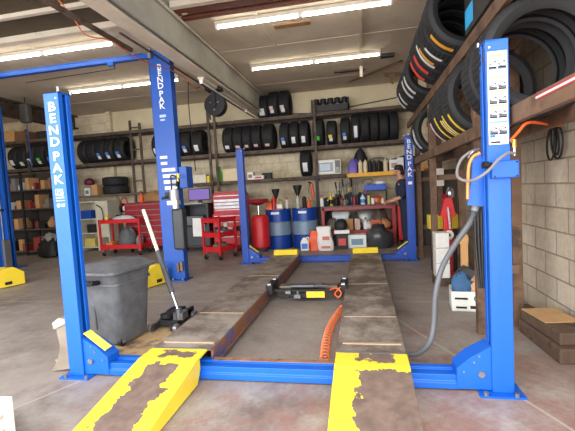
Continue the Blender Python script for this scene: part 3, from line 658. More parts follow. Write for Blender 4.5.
# odd pieces on the ceiling near the back
pipe('long thin brown stick fixed under the ceiling at the back', [at(349, 82, 'Z', ZC-.04), at(402, 61, 'Z', ZC-.04)], .025, mat((88, 66, 50), .8), 'ceiling_stick', 'stick')
tag(put(MB().box(-.12, .12, -.05, .05, -.06, 0).build('junction_box', DARK), (2.75, 5.0, ZC)), 'small dark box on the ceiling beside the back tube light', 'junction box')
tag(put(MB().prism([(-.16, 0), (.18, 0), (.2, -.05), (.06, -.06), (.02, -.24), (-.03, -.2), (-.05, -.07), (-.16, -.05)], 'Y', -.03, .03).build('hanging_lath', mat((120, 92, 66), .8)), at(392, 73, 'Z', ZC)), 'broken brown lath hanging from the ceiling near the stacked tyres', 'lath')
tag(put(MB().box(-.3, .3, -.05, .05, -.03, 0, rot=Matrix.Rotation(.05, 3, 'Z')).box(-.2, .22, .06, .1, -.02, 0).build('torn_board', DWOOD), at(349, 70, 'Z', ZC)), 'torn dark ceiling board behind the back tube light', 'ceiling board')
tag(put(MB().box(-.26, .26, -.06, .06, -.02, 0).build('ceiling_patch', mat((150, 116, 82), .8, 0, .2)), at(292, 24, 'Z', ZC)), 'brown wood patch behind the nearest right tube light', 'ceiling patch')
# ================================================================== tyres
def tyre_mesh(R, w, seg=48, detail=True, big=False):
    """axis along local X, centred at the origin"""
    h = w/2; ri = R*(.72 if big else .63); m = MB()
    P = [(ri, -h*.72), (ri+.015, -h*.86), ((R+ri)/2, -h*1.02), (R*.9, -h*.98), (R*.965, -h*.88), (R*.985, -h*.8)]
    for a in (-.52, -.18, .18, .52):
        P += [(R, h*(a-.045)), (R-.009, h*(a-.035)), (R-.009, h*(a+.035)), (R, h*(a+.045))]
    P += [(R*.985, h*.8), (R*.965, h*.88), (R*.9, h*.98), ((R+ri)/2, h*1.02), (ri+.015, h*.86), (ri, h*.72),
          (ri+.02, h*.66), ((R+ri)/2, h*.88), (R*.95, h*.75), (R*.95, -h*.75), ((R+ri)/2, -h*.88), (ri+.02, -h*.66)]
    m.lathe(P, n=seg, axis=(1, 0, 0), close=True)
    if big:
        k = len(P)
        for i in range(0, seg, 3):                # cross grooves between tread blocks
            for q in range(5, 23):
                v = m.v[i*k+q]; f = 1-.007/math.hypot(v.y, v.z); v.y *= f; v.z *= f
    elif detail:
        k = len(P)
        for i in range(seg):                      # shoulder blocks: every other step is cut back
            if i % 2:
                for q in (4, 5, 22, 23):
                    v = m.v[i*k+q]; f = (math.hypot(v.y, v.z)-.007)/math.hypot(v.y, v.z); v.y *= f; v.z *= f
    return m
def strip(R, a0, a1, u0, u1, n=8, t=.003):
    """label curved over the tread: angle 0 faces local -Y, growing upward"""
    m = MB(); vs = []
    for i in range(n+1):
        a = math.radians(a0+(a1-a0)*i/n)
        for r in (R+.001, R+t):
            for u in (u0, u1): vs.append((u, -r*math.cos(a), r*math.sin(a)))
    fs = []
    for i in range(n):
        b_ = i*4; c = b_+4
        fs += [(b_+2, b_+3, c+3, c+2), (b_, c, c+1, b_+1), (b_, b_+2, c+2, c), (b_+1, c+1, c+3, b_+3)]
    fs += [(0, 1, 3, 2), (n*4, n*4+2, n*4+3, n*4+1)]
    return m.add(vs, fs)
LB = {'w': mat((226, 228, 228), .5, 0, .03), 'b': mat((70, 130, 214), .5), 'g': mat((70, 206, 70), .5), 'y': mat((240, 206, 60), .5), 'r': mat((226, 74, 60), .5), 'o': mat((240, 170, 50), .5), 'k': INK, 'p': mat((224, 190, 190), .5)}
_ty = {}
def tyre(label, loc, R, w, group, marks=(), rz=0, tilt=0, big=False, m=RUB, cat='tyre'):
    key = (R, w, big)
    t = thing('tyre', label, cat, (0, 0, 0), 0, group)
    if key not in _ty:
        r = tyre_mesh(R, w, 150 if big else 40, big=big).build('tread_ring', m, t, smooth=True, ang=28); _ty[key] = r.data
    else:
        r = bpy.data.objects.new('tread_ring', _ty[key]); COL.objects.link(r); r.parent = t
    for a0, a1, u0, u1, c in marks: strip(R, a0, a1, u0*w, u1*w).build('sticker', LB[c], t)
    t.location = loc; t.rotation_euler = (0, tilt, rz) if not isinstance(tilt, tuple) else tilt
    return t
ZS, ZT, ZL = 2.28, 3.03, 1.60     # shelf tops on the back wall
YT = 6.80
ordn = ['first', 'second', 'third', 'fourth', 'fifth', 'sixth', 'seventh', 'eighth']
def trow(pxs, where, grp, marks, rs=None, z=ZS, side='left', tilts=None):
    for i, (pa, pb) in enumerate(pxs):
        py = 150 if z == ZS else 110
        xa = at(pa, py, 'Y', YT-.3).x; xb = at(pb, py, 'Y', YT-.3).x
        w = max(.17, min(.27, (xb-xa)*.96)); w = round(w, 2); R = (rs[i] if rs else .315)
        mk = marks[i] if i < len(marks) else ()
        tyre('%s tyre from the left %s' % (ordn[i], where), ((xa+xb)/2, YT, z+R), R, w, grp, mk, tilt=(0, tilts[i] if tilts else 0, 0))
S = lambda c, a=-42, b=-14, u0=-.25, u1=.15: ((a, b, u0, u1, c),)
S2 = lambda c, d, u0=-.25: ((-45, -28, u0, u0+.35, c), (-27, -14, u0-.05, u0+.3, d))
L_ = lambda c, d: ((-50, -30, -.3, -.1, c), (-50, -30, -.05, .15, d))
trow([(6, 15), (15, 24), (24, 33), (33, 43), (43, 54)], 'on the middle rack at far left', 'tyres at the far left of the middle rail', [S('w'), S('w', -48, -26), S2('g', 'w'), S2('w', 'g'), S('b')])
trow([(76, 85), (85, 94), (94, 103), (103, 112), (112, 124)], 'between near left post and twin uprights', 'tyres behind the near left post', [(), (), S2('w', 'b'), S2('w', 'b'), S2('w', 'b')])
trow([(151, 160), (160, 171), (171, 180), (180, 190), (190, 203)], 'behind the tall blue lift column', 'tyres behind the tall lift column', [S('w'), (), (), S2('w', 'b'), S('w')], tilts=[.0, 0, 0, 0, 0])
trow([(222, 232.5), (232.5, 242), (242, 251), (251, 261), (261, 274)], 'on the middle rack right of the hose reel', 'five tyres right of the hose reel', [S('w', -45, -28), S('p', -45, -32), S('p', -45, -32), S('p', -45, -32), S('p', -47, -34)])
trow([(279.5, 289), (289.5, 299), (299.5, 309)], 'in the middle rack trio near the microwave', 'three tyres left of the microwave upright', [S2('w', 'b'), S('w'), S('w')])
trow([(313, 324), (327, 337)], 'in the loose pair above the microwave', 'loose pair right of the upright', [S('g', -40, -22), S2('w', 'y')], rs=[.33, .29])
trow([(341, 351), (352, 361), (361.5, 370.5), (371, 380), (380.5, 390), (390.5, 400)], 'of six above the yellow shelf', 'six tyres above the yellow shelf', [S2('w', 'b'), ((-40, 5, -.2, .2, 'w'),), (), (), (), ()], rs=[.31, .335, .335, .335, .33, .33])
trow([(256, 267), (267, 277.5), (277.5, 289)], 'in the trio up on the top rail by the girder', 'three tyres on the top rail', [((-50, -15, -.3, .2, 'w'),), S2('w', 'p'), S2('w', 'p')], z=ZT, rs=[.28, .31, .31])
x_ = at(305, 170, 'Y', 6.5).x
tyre('single upright tyre on the low shelf left of the microwave', (x_, YT, ZL+.31), .31, .24, None, ((-40, 0, -.2, .25, 'w'),))
for k in range(2):
    t = tyre(('lower', 'upper')[k]+' of the two tyres lying flat on the low left shelf', (at(109, 185, 'Y', 6.5).x, YT-.02, ZL-.15+.11+k*.225), .32, .22, 'two flat tyres on the left shelf'); t.rotation_euler = (0, PI/2, 0)

# ------------------------------------------------------------------ rack on the back wall
rk = thing('tyre_shelf_rack', 'long dark steel shelf rack of tyres along the back wall', 'shelf rack', (-2.2, 6.8, 0))
for z, nm, x0, x1 in ((ZS, 'middle_shelf', -8.2, 3.35), (ZT, 'top_shelf', -8.2, 3.35), (ZL, 'low_shelf', -2.0, 1.84)):
    [MB().box(x0, x1, ya, ya+.05, z-.08, z-.012).build('rail', RUSTY, rk, world=True, bevel=.004) for ya in (6.55, 6.98)]
    if z != ZT: MB().box(x0+.02, x1-.02, 6.56, 7.05, z-.012, z).build('deck', mat((104, 92, 80), .8, 0, .25, 5), rk, world=True)
MB().box(-.75, 3.3, 6.56, 7.05, ZT-.012, ZT).build('deck', mat((104, 92, 80), .8, 0, .25, 5), rk, world=True)
MB().box(-5.2, -3.3, 6.5, 7.1, ZL-.19, ZL-.15).build('deck', mat((104, 92, 80), .8, 0, .25, 5), rk, world=True)
for x, y, h in ((-3.5, 6.62, 3.28), (-3.24, 6.62, 3.2), (-1.36, 6.5, 3.5), (-1.2, 6.5, 3.5), (1.2, 6.5, 3.3), (-5.25, 6.5, 3.3), (-6.5, 6.53, 3.3), (-7.7, 6.53, 3.3)):
    q = MB().box(x-.03, x+.03, y-.03, y+.0, 0, h).box(x-.03, x-.024, y, y+.04, 0, h)
    u = q.build('upright', RUSTY, rk, world=True)
for z in (.6, 1.2, 1.45, 1.75, 2.55, 3.1): MB().bar((-3.5, 6.63, z), (-3.24, 6.63, z), .03, .03).build('cross_rung', RUSTY, rk, world=True)
MB().bar((1.2, 6.5, 1.5), (1.2, 7.0, 1.5), .03, .03).box(1.15, 1.22, 6.46, 6.5, 0, 1.58).build('upright_plate', DARK, rk, world=True)

# black slotted crate on the top rail
bc = thing('black_tray', 'black slotted crate of rollers with grey labels on the top rail', 'crate', (1.55, 6.75, ZT))
MB().box(1.13, 1.99, 6.58, 6.62, ZT, ZT+.16).box(1.13, 1.99, 6.88, 6.92, ZT, ZT+.28).box(1.13, 1.16, 6.58, 6.9, ZT, ZT+.3).box(1.96, 1.99, 6.58, 6.9, ZT, ZT+.3).box(1.13, 1.99, 6.58, 6.9, ZT, ZT+.02).build('crate', BLACK, bc, world=True)
for i in range(5):
    x = 1.235+i*.163
    r = MB().cyl((x, 6.75, ZT+.03), (x, 6.75, ZT+.31), .072, n=16).build('roller', BLACK, bc, smooth=True, world=True)
    MB().cyl((x, 6.745, ZT+.12), (x, 6.745, ZT+.19), .0735, n=16).build('label_band', GREY, r, smooth=True, world=True)
    MB().lathe([(.0, 0), (.06, 0), (.08, .02), (.04, .04), (0, .04)], (x, 6.75, ZT+.3), n=14).build('roller_cap', DARK, r, smooth=True, world=True)

# ================================================================== small stock
def bottle(name, label, cat, loc, h, r, col, cap=BLACK, lab=None, group=None, kind='plain', rz=0):
    t = thing(name, label, cat, loc, rz, group)
    if kind == 'cart':      # tall cartridge with a nozzle
        MB().lathe([(r, 0), (r, h*.78), (r*.6, h*.84), (0.2*r, h), (0, h)], n=14).build('body', col, t, smooth=True)
    elif kind == 'can':
        MB().lathe([(r*.94, 0), (r, .006), (r, h*.86), (r*.8, h*.9), (r*.5, h*.91), (0, h*.91)], n=14).build('body', col, t, smooth=True)
        MB().lathe([(r*.55, h*.88), (r*.55, h), (0, h)], n=12).build('cap', cap, t, smooth=True)
    elif kind == 'jug':
        loft(MB(), [ring(0, 0, 0, r, r*.7, r*.3), ring(0, 0, h*.6, r, r*.7, r*.3), ring(0, 0, h*.86, r*.5, r*.35, r*.2), ring(0, 0, h*.9, r*.3, r*.3, r*.2)]).build('body', col, t, smooth=True)
        MB().cyl((0, 0, h*.88), (0, 0, h), r*.28, n=12).build('cap', cap, t, smooth=True)
        MB().tube([(r*.25, 0, h*.88), (r*.8, 0, h*.92), (r*1.05, 0, h*.75), (r*.95, 0, h*.5)], r*.13, 6).build('handle', col, t, smooth=True)
    else:
        MB().lathe([(r*.9, 0), (r, .008), (r, h*.55), (r*.85, h*.66), (r*.35, h*.76), (r*.32, h*.86), (0, h*.86)], n=14).build('body', col, t, smooth=True)
        if kind == 'spray':
            MB().box(-r*.35, r*.35, -r*1.5, r*.7, h*.9, h).box(-r*.2, r*.2, -r*1.1, -r*.8, h*.75, h*.92).cyl((0, 0, h*.82), (0, 0, h*.92), r*.4, n=10).build('trigger', cap, t, bevel=.003)
        else: MB().cyl((0, 0, h*.84), (0, 0, h), r*.42, n=12).build('cap', cap, t, smooth=True)
    if lab: MB().lathe([(r*1.012, h*.14), (r*1.012, h*.48)], n=14).build('label_wrap', lab, t, smooth=True) if kind not in ('jug',) else MB().box(-r*.7, r*.7, -r*.715, -r*.7, h*.12, h*.5).build('label_wrap', lab, t)
    return t
def carton(name, label, cat, loc, sx, sy, sz, col, rz=0, group=None, tape=None, mark=None):
    t = thing(name, label, cat, loc, rz, group)
    b = MB().box(-sx/2, sx/2, -sy/2, sy/2, 0, sz).build('box_body', col, t, bevel=min(.006, sz*.05))
    MB().box(-sx/2+.004, sx/2-.004, -.018, .018, sz, sz+.003).build('tape', tape or mat((206, 184, 140), .35), b)
    if mark: MB().box(-sx*.32, sx*.32, -sy/2-.003, -sy/2, sz*.25, sz*.7).build('printed_panel', mark, b)
    return t
def funnel(label, loc, r, h, col, group=None, rz=0):
    return tag(MB().lathe([(r*.12, 0), (r*.14, h*.45), (r, h*.9), (r, h), (r*.93, h), (r*.93, h*.9), (r*.08, h*.45), (r*.06, 0)], c=loc, n=16).build('funnel', col, smooth=True, loc=loc), label, 'funnel', group)
def lump(name, label, cat, loc, rx, ry, rz_, col, jit=.12, group=None):
    o = MB().blob(V(loc)+V((0, 0, rz_*.55)), rx, ry, rz_, 14, jit=jit, flat=-.55).build(name, col, smooth=True, ang=60, loc=loc)
    return tag(o, label, cat, group)
def tools(name, label, loc, n, h, cols, spread=.12, cat='tools'):
    """a tin with tool handles sticking up"""
    t = thing(name, label, cat, loc)
    MB().lathe([(.05, 0), (.055, .1), (.05, .1), (.045, .01), (0, .01)], n=14).build('tin', STEEL, t, smooth=True)
    for i in range(n):
        a = i*2*PI/n; d = V((math.cos(a)*spread*.5, math.sin(a)*spread*.3, h))
        p = V((math.cos(a)*.02, math.sin(a)*.02, .02))
        b = MB().cyl(p, p+d*.75, .008, n=8).build('tool_shaft', STEEL, t, smooth=True)
        MB().cyl(p+d*.7, p+d, .016, n=8).build('tool_grip', cols[i % len(cols)], b, smooth=True)
    return t

# ================================================================== red tool chests, carts
def chest(name, label, x0, x1, y0, y1, z0, z1, col, splits, wheels=True, cat='tool chest'):
    t = thing(name, label, cat, ((x0+x1)/2, (y0+y1)/2, 0))
    MB().box(x0, x1, y0+.01, y1, z0, z1).build('cabinet', col, t, bevel=.006, world=True)
    zz = z1-.03; hs_ = [s*(z1-z0-.06)/sum(splits) for s in splits]
    for hgt in hs_:
        d = MB().box(x0+.03, x1-.03, y0-.008, y0+.01, zz-hgt+.012, zz).build('drawer', col, t, bevel=.004, world=True)
        MB().box(x0+.06, x1-.06, y0-.03, y0-.008, zz-.025, zz-.008).build('drawer_handle', STEEL, d, world=True)
        zz -= hgt
    if wheels:
        for x in (x0+.08, x1-.08):
            for y in (y0+.08, y1-.08):
                w = MB().cyl((x-.018, y, .05), (x+.018, y, .05), .05, n=14).build('caster', BLACK, t, smooth=True, world=True)
                MB().box(x-.03, x+.03, y-.03, y+.03, .085, z0).build('caster_fork', STEEL, w, world=True)
    return t
chest('tool_chest', 'dark red rolling tool chest behind the tall blue lift column', -3.45, -2.35, 6.0, 6.55, .14, 1.2, DRED, [1, 1, 1, 1, 1.2, 1.2, 1.4])
chest('tool_chest', 'wide red lower tool cabinet left of the red oil drainer', -1.22, -.45, 6.0, 6.5, .1, .84, RED, [1, 1, 1.4, 1.4])
t = chest('top_chest', 'red top tool chest with silver drawers stacked on the red cabinet', -1.2, -.47, 6.04, 6.5, .84, 1.3, RED, [1, .8, .8, .8, .8], wheels=False)
for o in [c for c in KIDS(t) if c.name.startswith('drawer')][1:4]: o.data.materials[0] = STEEL
MB().box(-1.18, -.49, 6.1, 6.45, 1.3, 1.36).build('lid', DRED, t, world=True)
# office type cart with screen
cc = thing('computer_cart', 'black rolling diagnostic cart behind the small red cart', 'cart', (-1.6, 6.1, 0))
MB().box(-1.95, -1.9, 5.85, 6.35, .1, 1.1).box(-1.3, -1.25, 5.85, 6.35, .1, 1.1).box(-1.9, -1.3, 6.3, 6.35, .1, 1.1).build('side_panel', mat((44, 48, 54), .5), cc, world=True)
for z in (.12, .6, 1.08): MB().box(-1.95, -1.25, 5.84, 6.35, z, z+.025).build('shelf', mat((44, 48, 54), .5), cc, world=True)
d = MB().box(-1.9, -1.3, 5.85, 5.87, .15, .58).build('door', mat((52, 56, 62), .5), cc, world=True)
MB().box(-1.36, -1.33, 5.83, 5.85, .35, .45).build('door_handle', STEEL, d, world=True)
MB().box(-1.64, -1.36, 5.835, 5.848, .36, .78, rot=Matrix.Rotation(.03, 3, 'Y')).build('paper_sheet', WHITE, cc, world=True)
for x in (-1.88, -1.32): MB().cyl((x-.02, 5.92, .05), (x+.02, 5.92, .05), .05, n=14).build('caster', BLACK, cc, smooth=True, world=True)
mo = thing('monitor', 'monitor with a purple screen on the black cart', 'monitor', (-1.55, 6.12, 1.105))
MB().box(-1.82, -1.28, 6.1, 6.13, 1.18, 1.46).build('bezel', BLACK, mo, world=True, bevel=.004)
MB().box(-1.8, -1.3, 6.096, 6.1, 1.2, 1.44).build('screen', emis((130, 96, 190), .8, 'purple_screen', .03), mo, world=True)
MB().box(-1.6, -1.5, 6.13, 6.16, 1.12, 1.3).box(-1.65, -1.45, 6.06, 6.2, 1.105, 1.12).build('stand', BLACK, mo, world=True)
tag(MB().box(-1.85, -1.4, 5.88, 6.03, 0, .02).build('keyboard', mat((190, 190, 188), .5), loc=(-1.62, 5.95, 1.105)), 'grey keyboard in front of the purple screen', 'keyboard').location = (-1.62, 5.95, 1.105)
bpy.data.objects['keyboard'].data.transform(Matrix.Translation((1.62-1.62+0, 0, 1.105)))
carton('printer', 'dark grey printer on the middle shelf of the black cart', 'printer', (-1.6, 6.05, .626), .4, .34, .2, mat((92, 94, 96), .5), tape=BLACK)
def rcart(label, x, y, rz, L, W, H, n, name='tool_cart'):
    t = thing(name, label, 'cart', (x, y, 0), rz)
    zs = [.16+(H-.26)*i/(n-1) for i in range(n)]
    for i, z in enumerate(zs):
        q = MB().box(-L/2, L/2, -W/2, W/2, z, z+.012)
        for a in (-1, 1):
            q.box(-L/2, L/2, a*W/2-.006, a*W/2+.006, z, z+(.1 if i < n-1 else .09)).box(a*L/2-.006, a*L/2+.006, -W/2, W/2, z, z+(.1 if i < n-1 else .09))
        q.build('tray', RED, t, bevel=.003)
    for a in (-1, 1):
        for b_ in (-1, 1):
            MB().box(a*L/2-.02, a*L/2+.02, b_*W/2-.02, b_*W/2+.02, .1, H).build('corner_post', RED, t, bevel=.003)
            w = MB().cyl((a*L/2*.92-.015, b_*W/2*.9, .05), (a*L/2*.92+.015, b_*W/2*.9, .05), .05, n=14).build('caster', DARK, t, smooth=True)
            MB().box(a*L/2*.92-.025, a*L/2*.92+.025, b_*W/2*.9-.012, b_*W/2*.9+.012, .05, .16).build('caster_fork', STEEL, w)
    return t, zs
ca, z1_ = rcart('long low red two tray cart in front of the tool bench', -3.34, 5.82, .02, 1.0, .48, .86, 2)
cb_, z2_ = rcart('small red three tray cart in front of the black cart', -.68, 5.0, -.35, .42, .5, .84, 3)

# oil drainer, barrels
od = thing('oil_drainer', 'red oil drain tank with a red catch pan on a pole', 'oil drainer', (-.05, 5.75, 0))
MB().lathe([(.17, .08), (.19, .1), (.19, .72), (.16, .78), (.05, .8), (0, .8)], (-.02, 5.78, 0), n=24).build('tank', RED, od, smooth=True, world=True)
MB().cyl((-.05, 5.78, .8), (-.05, 5.78, 1.04), .02, n=10).build('pole', CHROME, od, smooth=True, world=True)
MB().lathe([(.04, 0), (.22, .07), (.24, .14), (.225, .14), (.2, .08), (0, .02)], (-.05, 5.76, 1.0), n=24).build('catch_pan', DRED, od, smooth=True, world=True)
for x in (-.15, .1): MB().cyl((x-.02, 5.68, .05), (x+.02, 5.68, .05), .05, n=12).build('caster', BLACK, od, smooth=True, world=True)
def barrel(label, x, y):
    t = thing('oil_drum', label, 'oil drum', (x, y, 0), 0, 'blue oil drums')
    r = .288; P = [(r*.97, 0), (r, .015)]
    def seg(a, b_): return MB().lathe([(r, a), (r, b_)], n=32)
    MB().lathe([(.27, 0), (r+.006, .0), (r+.006, .02), (r, .025), (r, .29), (r+.008, .30), (r, .31)], n=32).build('lower_band', mat((20, 64, 150), .35, .1, .05), t, smooth=True)
    MB().lathe([(r, .31), (r, .59), (r+.008, .6), (r, .61)], n=32).build('grey_band', mat((120, 142, 162), .35, .1, .05), t, smooth=True)
    MB().lathe([(r, .61), (r, .86), (r+.007, .865), (r+.007, .885), (r-.01, .885), (r-.012, .87), (0, .87)], n=32).build('upper_band', mat((20, 64, 150), .35, .1, .05), t, smooth=True)
    MB().cyl((.12, -.1, .87), (.12, -.1, .895), .03, n=12).build('bung', STEEL, t)
    s = MB()
    for i in range(5):
        a0 = -1.95+i*.13; a1 = a0+.13; R1 = r+.004
        s.add([(R1*math.cos(a0), R1*math.sin(a0), .78), (R1*math.cos(a1), R1*math.sin(a1), .78), (R1*math.cos(a1), R1*math.sin(a1), .83), (R1*math.cos(a0), R1*math.sin(a0), .83)], [(0, 1, 2, 3)])
    s.build('drum_label', WHITE, t)
    return t
barrel('blue and grey oil drum beside the red oil drainer, left of the pair', .30, 6.2)
barrel('blue and grey oil drum by the bench, right of the pair', .91, 6.2)
B = lambda px, y, z: (at(px, 200, 'Y', y).x, y, z)
bottle('oil_jug', 'orange jug standing on the left blue drum', 'jug', (.12, 6.1, .885), .2, .075, ORANGE, kind='jug')
bottle('oil_jug', 'clear brown jug with black cap on the left blue drum', 'jug', (.38, 6.05, .885), .22, .08, mat((170, 150, 110), .4), kind='jug', lab=WHITE)
bottle('spray_bottle', 'white spray bottle near the rear of the left blue drum', 'bottle', (.50, 6.25, .885), .26, .04, WHITE, RED, kind='spray')
funnel('red tipped black funnel standing up on the left blue drum', (.26, 6.22, .885), .09, .46, BLACK)
tag(MB().cyl((.24, 6.08, 0), (.24, 6.08, .24), .06, n=14).cyl((.24, 6.08, .24), (.24, 6.08, .3), .03).build('red_can', RED, smooth=True, loc=(0, 0, 0)), 'red round can in the middle of the left blue drum', 'can').location = (0, 0, .885)
bottle('tall_bottle', 'tall clear bottle on the right blue drum', 'bottle', (.78, 6.1, .885), .34, .05, mat((180, 184, 170), .25), BLACK)
funnel('black funnel in a holder on the right blue drum', (.76, 6.26, .885), .1, .52, BLACK)
bottle('oil_jug', 'orange bottle at the right side of the right blue drum', 'bottle', (1.03, 6.1, .885), .24, .045, ORANGE, ORANGE)
bottle('oil_can', 'dark steel can in the middle of the right blue drum', 'can', (.92, 6.16, .885), .26, .05, DARK, kind='can')
x_ = 1.17
cs = thing('grease_gun', 'orange grease gun hanging on the dark upright near the drums', 'grease gun', (1.08, 6.44, 1.15))
MB().cyl((1.1, 6.44, 1.1), (1.06, 6.44, 1.42), .035, n=12).build('barrel', mat((226, 80, 44), .4), cs, smooth=True, world=True)
MB().bar((1.06, 6.44, 1.42), (1.0, 6.42, 1.46), .04, .04).bar((1.02, 6.44, 1.44), (.99, 6.42, 1.22), .015, .02).build('grip', DARK, cs, world=True)

# bags and boxes at the foot of the bench
def sack(name, label, cat, loc, w, d, h, col, seed, lean=0, mark=None):
    random.seed(seed); t = thing(name, label, cat, loc); rg = []
    for i in range(8):
        u = i/7; s = 1-.12*u+.06*math.sin(u*9+seed); f = (1 if u < .75 else 1-(u-.75)*1.6)
        r0 = ring(lean*u, 0, h*u, w/2*s, d/2*s*f, min(w, d)*.22, 4)
        rg.append([v+V((random.uniform(-1, 1)*.012, random.uniform(-1, 1)*.012, random.uniform(-1, 1)*.012*(i > 0))) for v in r0])
    loft(MB(), rg).build('sack_body', col, t, smooth=True, ang=25)
    if mark: MB().box(-w*.3, w*.3, -d/2-.012, -d/2-.004, h*.1, h*.2).box(-w*.2, w*.25, -d/2-.012, -d/2-.004, h*.45, h*.6).build('printed_mark', mark, t)
    return t
bottle('washer_jug', 'white jug with blue label left of the orange bag', 'jug', (.95, 5.72, 0), .3, .09, WHITE, DBLUE, LB['b'], kind='jug')
sack('orange_bag', 'bright orange plastic bag between the white jug and white sack', 'bag', (1.16, 5.74, 0), .22, .2, .4, mat((238, 92, 40), .45), 3)
sack('absorbent_sack', 'tall white sack with red print by the bench', 'sack', (1.41, 5.66, 0), .32, .2, .5, mat((232, 226, 222), .55, 0, .05), 5, lean=-.04, mark=mat((206, 120, 110), .6))
carton('battery', 'black battery box with red and white label by the white sack', 'battery', (1.74, 5.82, 0), .24, .2, .32, BLACK, tape=DARK, mark=mat((214, 70, 70), .5))
carton('white_tray', 'white shallow tray balanced on the black battery box', 'tray', (1.74, 5.84, .325), .32, .22, .07, WHITE)
lump('dirty_rag', 'dark oily rag bundle on top of the white tray', 'rag', (1.72, 5.84, .4), .15, .1, .14, DARK)
carton('carton', 'white printed carton under the bench behind the wheel stop', 'carton', (2.05, 5.95, 0), .38, .3, .28, WHITE, mark=mat((120, 150, 170), .6))
lump('rubbish_bag', 'big glossy dark grey rubbish bag at the right bench leg', 'bag', (2.5, 5.78, 0), .27, .2, .3, mat((60, 62, 62), .3), jit=.2)

# ================================================================== red workbench
wbn = thing('workbench', 'dark red steel workbench loaded with bottles and parts', 'workbench', (2.05, 6.5, 0))
for x in (1.31, 2.85):
    for y in (6.27, 6.95): MB().box(x-.035, x+.035, y-.035, y+.035, 0, .86).build('leg', DRED, wbn, world=True, bevel=.004)
MB().box(1.26, 2.9, 6.22, 7.0, .86, .89).build('worktop', mat((92, 84, 78), .6, .2, .2), wbn, world=True, bevel=.004)
MB().box(1.3, 2.82, 6.235, 6.26, .79, .86).build('front_rail', DRED, wbn, world=True)
MB().box(1.24, 2.88, 6.24, 6.98, .3, .33).box(1.3, 2.82, 6.235, 6.255, .24, .31).build('lower_shelf', DRED, wbn, world=True)
ZB = .89; yb = 6.36
def bx_(px): return at(px, 203, 'Y', yb).x
cols = [(322, 'spray_bottle', 'spray', WHITE, RED, .26, .045, 'white spray bottle with red trigger at the left end of the bench', None),
        (331, 'spray_bottle', 'spray', mat((226, 190, 40), .4), YEL, .3, .05, 'yellow spray bottle on the bench', BLACK),
        (336.5, 'spray_bottle', 'spray', DARK, BLACK, .27, .045, 'black spray bottle right of the yellow one on the bench', None),
        (342, 'oil_bottle', 'plain', mat((120, 60, 44), .4), BLACK, .22, .05, 'brown bottle on the bench right of the black sprayer', None),
        (347, 'aerosol_can', 'can', BLACK, BLACK, .26, .035, 'black aerosol can beside the brown bottle on the bench', GREY),
        (352, 'oil_bottle', 'plain', mat((40, 42, 60), .4), BLACK, .3, .05, 'dark navy bottle at the middle of the bench', None),
        (357.5, 'spray_bottle', 'spray', DARK, GREY, .3, .045, 'grey headed sprayer at the middle of the bench', None),
        (363, 'washer_bottle', 'plain', WHITE, LB['b'], .25, .055, 'white and blue bottle right of the bench middle', LB['b']),
        (369, 'aerosol_can', 'can', mat((200, 190, 110), .4), BLACK, .22, .035, 'yellowish can beside the white and blue bottle', None)]
for px, nm, kd, c, cp_, h, r, lb, lab in cols: bottle(nm, lb, 'can' if kd == 'can' else 'bottle', (bx_(px), yb, ZB), h, r, c, cp_, lab, kind=kd)
for i, (px, cl) in enumerate(((339, STEEL), (346, CHROME), (355, STEEL))):
    t = tools('tool_tin', ('first', 'second', 'third')[i]+' tin of long shiny tools from the left at the back of the bench', (at(px, 195, 'Y', 6.7).x, 6.7, ZB), 5, (.52, .58, .6)[i], [cl, DARK], .14)
lump('copper_pot', 'copper coloured round part at the right end of the bench top', 'metal part', (at(377, 200, 'Y', 6.4).x, 6.4, ZB), .14, .1, .12, mat((190, 104, 66), .4, .3))
bl = carton('parts_bin', 'blue plastic parts bin raised at the right end of the bench', 'bin', (at(375, 190, 'Y', 6.7).x, 6.7, 1.19), .48, .26, .13, mat((30, 80, 190), .45), tape=DBLUE)
tag(MB().box(-.26, .26, -.14, .14, -.3, -.27).box(-.26, -.24, -.14, .14, -.27, 0).box(.24, .26, -.14, .14, -.27, 0).box(-.26, .26, -.14, .14, -.02, 0).build('bench_riser', DARK, loc=(0, 0, 0)), 'dark steel riser under the blue parts bin on the bench', 'riser').location = (at(375, 190, 'Y', 6.7).x, 6.7, 1.19)
lump('white_cloth', 'white cloth heap on the blue parts bin', 'cloth', (at(380, 184, 'Y', 6.7).x, 6.7, 1.322), .12, .08, .05, WHITE)
tag(MB().tube([(-.12, 0, .03), (-.1, 0, .1), (.02, 0, .13), (.1, 0, .1), (.08, 0, .03), (-.02, .04, .02)], .015, 8).build('hose_clamp', STEEL, smooth=True, loc=(0, 0, 0)), 'curled silver hose on the left of the blue parts bin', 'hose').location = (at(368, 184, 'Y', 6.7).x, 6.7, 1.322)
# lower shelf goods
ZB2 = .335
for px, sx, sz, c, lb, kd in ((339, .2, .15, CARD, 'open brown carton at the left of the lower bench shelf', 'c'), (350, .17, .24, CARD, 'small brown carton on the lower bench shelf', 'c'),
                              (358, .12, .24, mat((214, 180, 160), .6), 'pale pink box next to the small brown carton', 'c'), (366, .09, .2, WHITE, 'white bottle in the middle of the lower bench shelf', 'b'),
                              (376, .22, .2, mat((200, 96, 60), .6), 'orange brown box on the lower bench shelf', 'c'), (389, .3, .2, mat((190, 130, 80), .7), 'brown paper parcel at the right of the lower bench shelf', 'l')):
    x = at(px, 235, 'Y', 6.4).x; x = max(1.42, min(2.7, x))
    if kd == 'c': carton('parts_carton', lb, 'carton', (x, 6.4, ZB2), sx, .2, sz, c)
    elif kd == 'b': bottle('white_bottle', lb, 'bottle', (x, 6.38, ZB2), .26, .05, WHITE, INK)
    else: lump('paper_parcel', lb, 'parcel', (x-.05, 6.42, ZB2), .15, .12, .14, c)
sack('plastic_parts_bag', 'clear white bag with blue print lying behind the shelf cartons', 'bag', (1.68, 6.68, ZB2), .44, .2, .4, mat((206, 208, 204), .3), 12, mark=LB['b'])
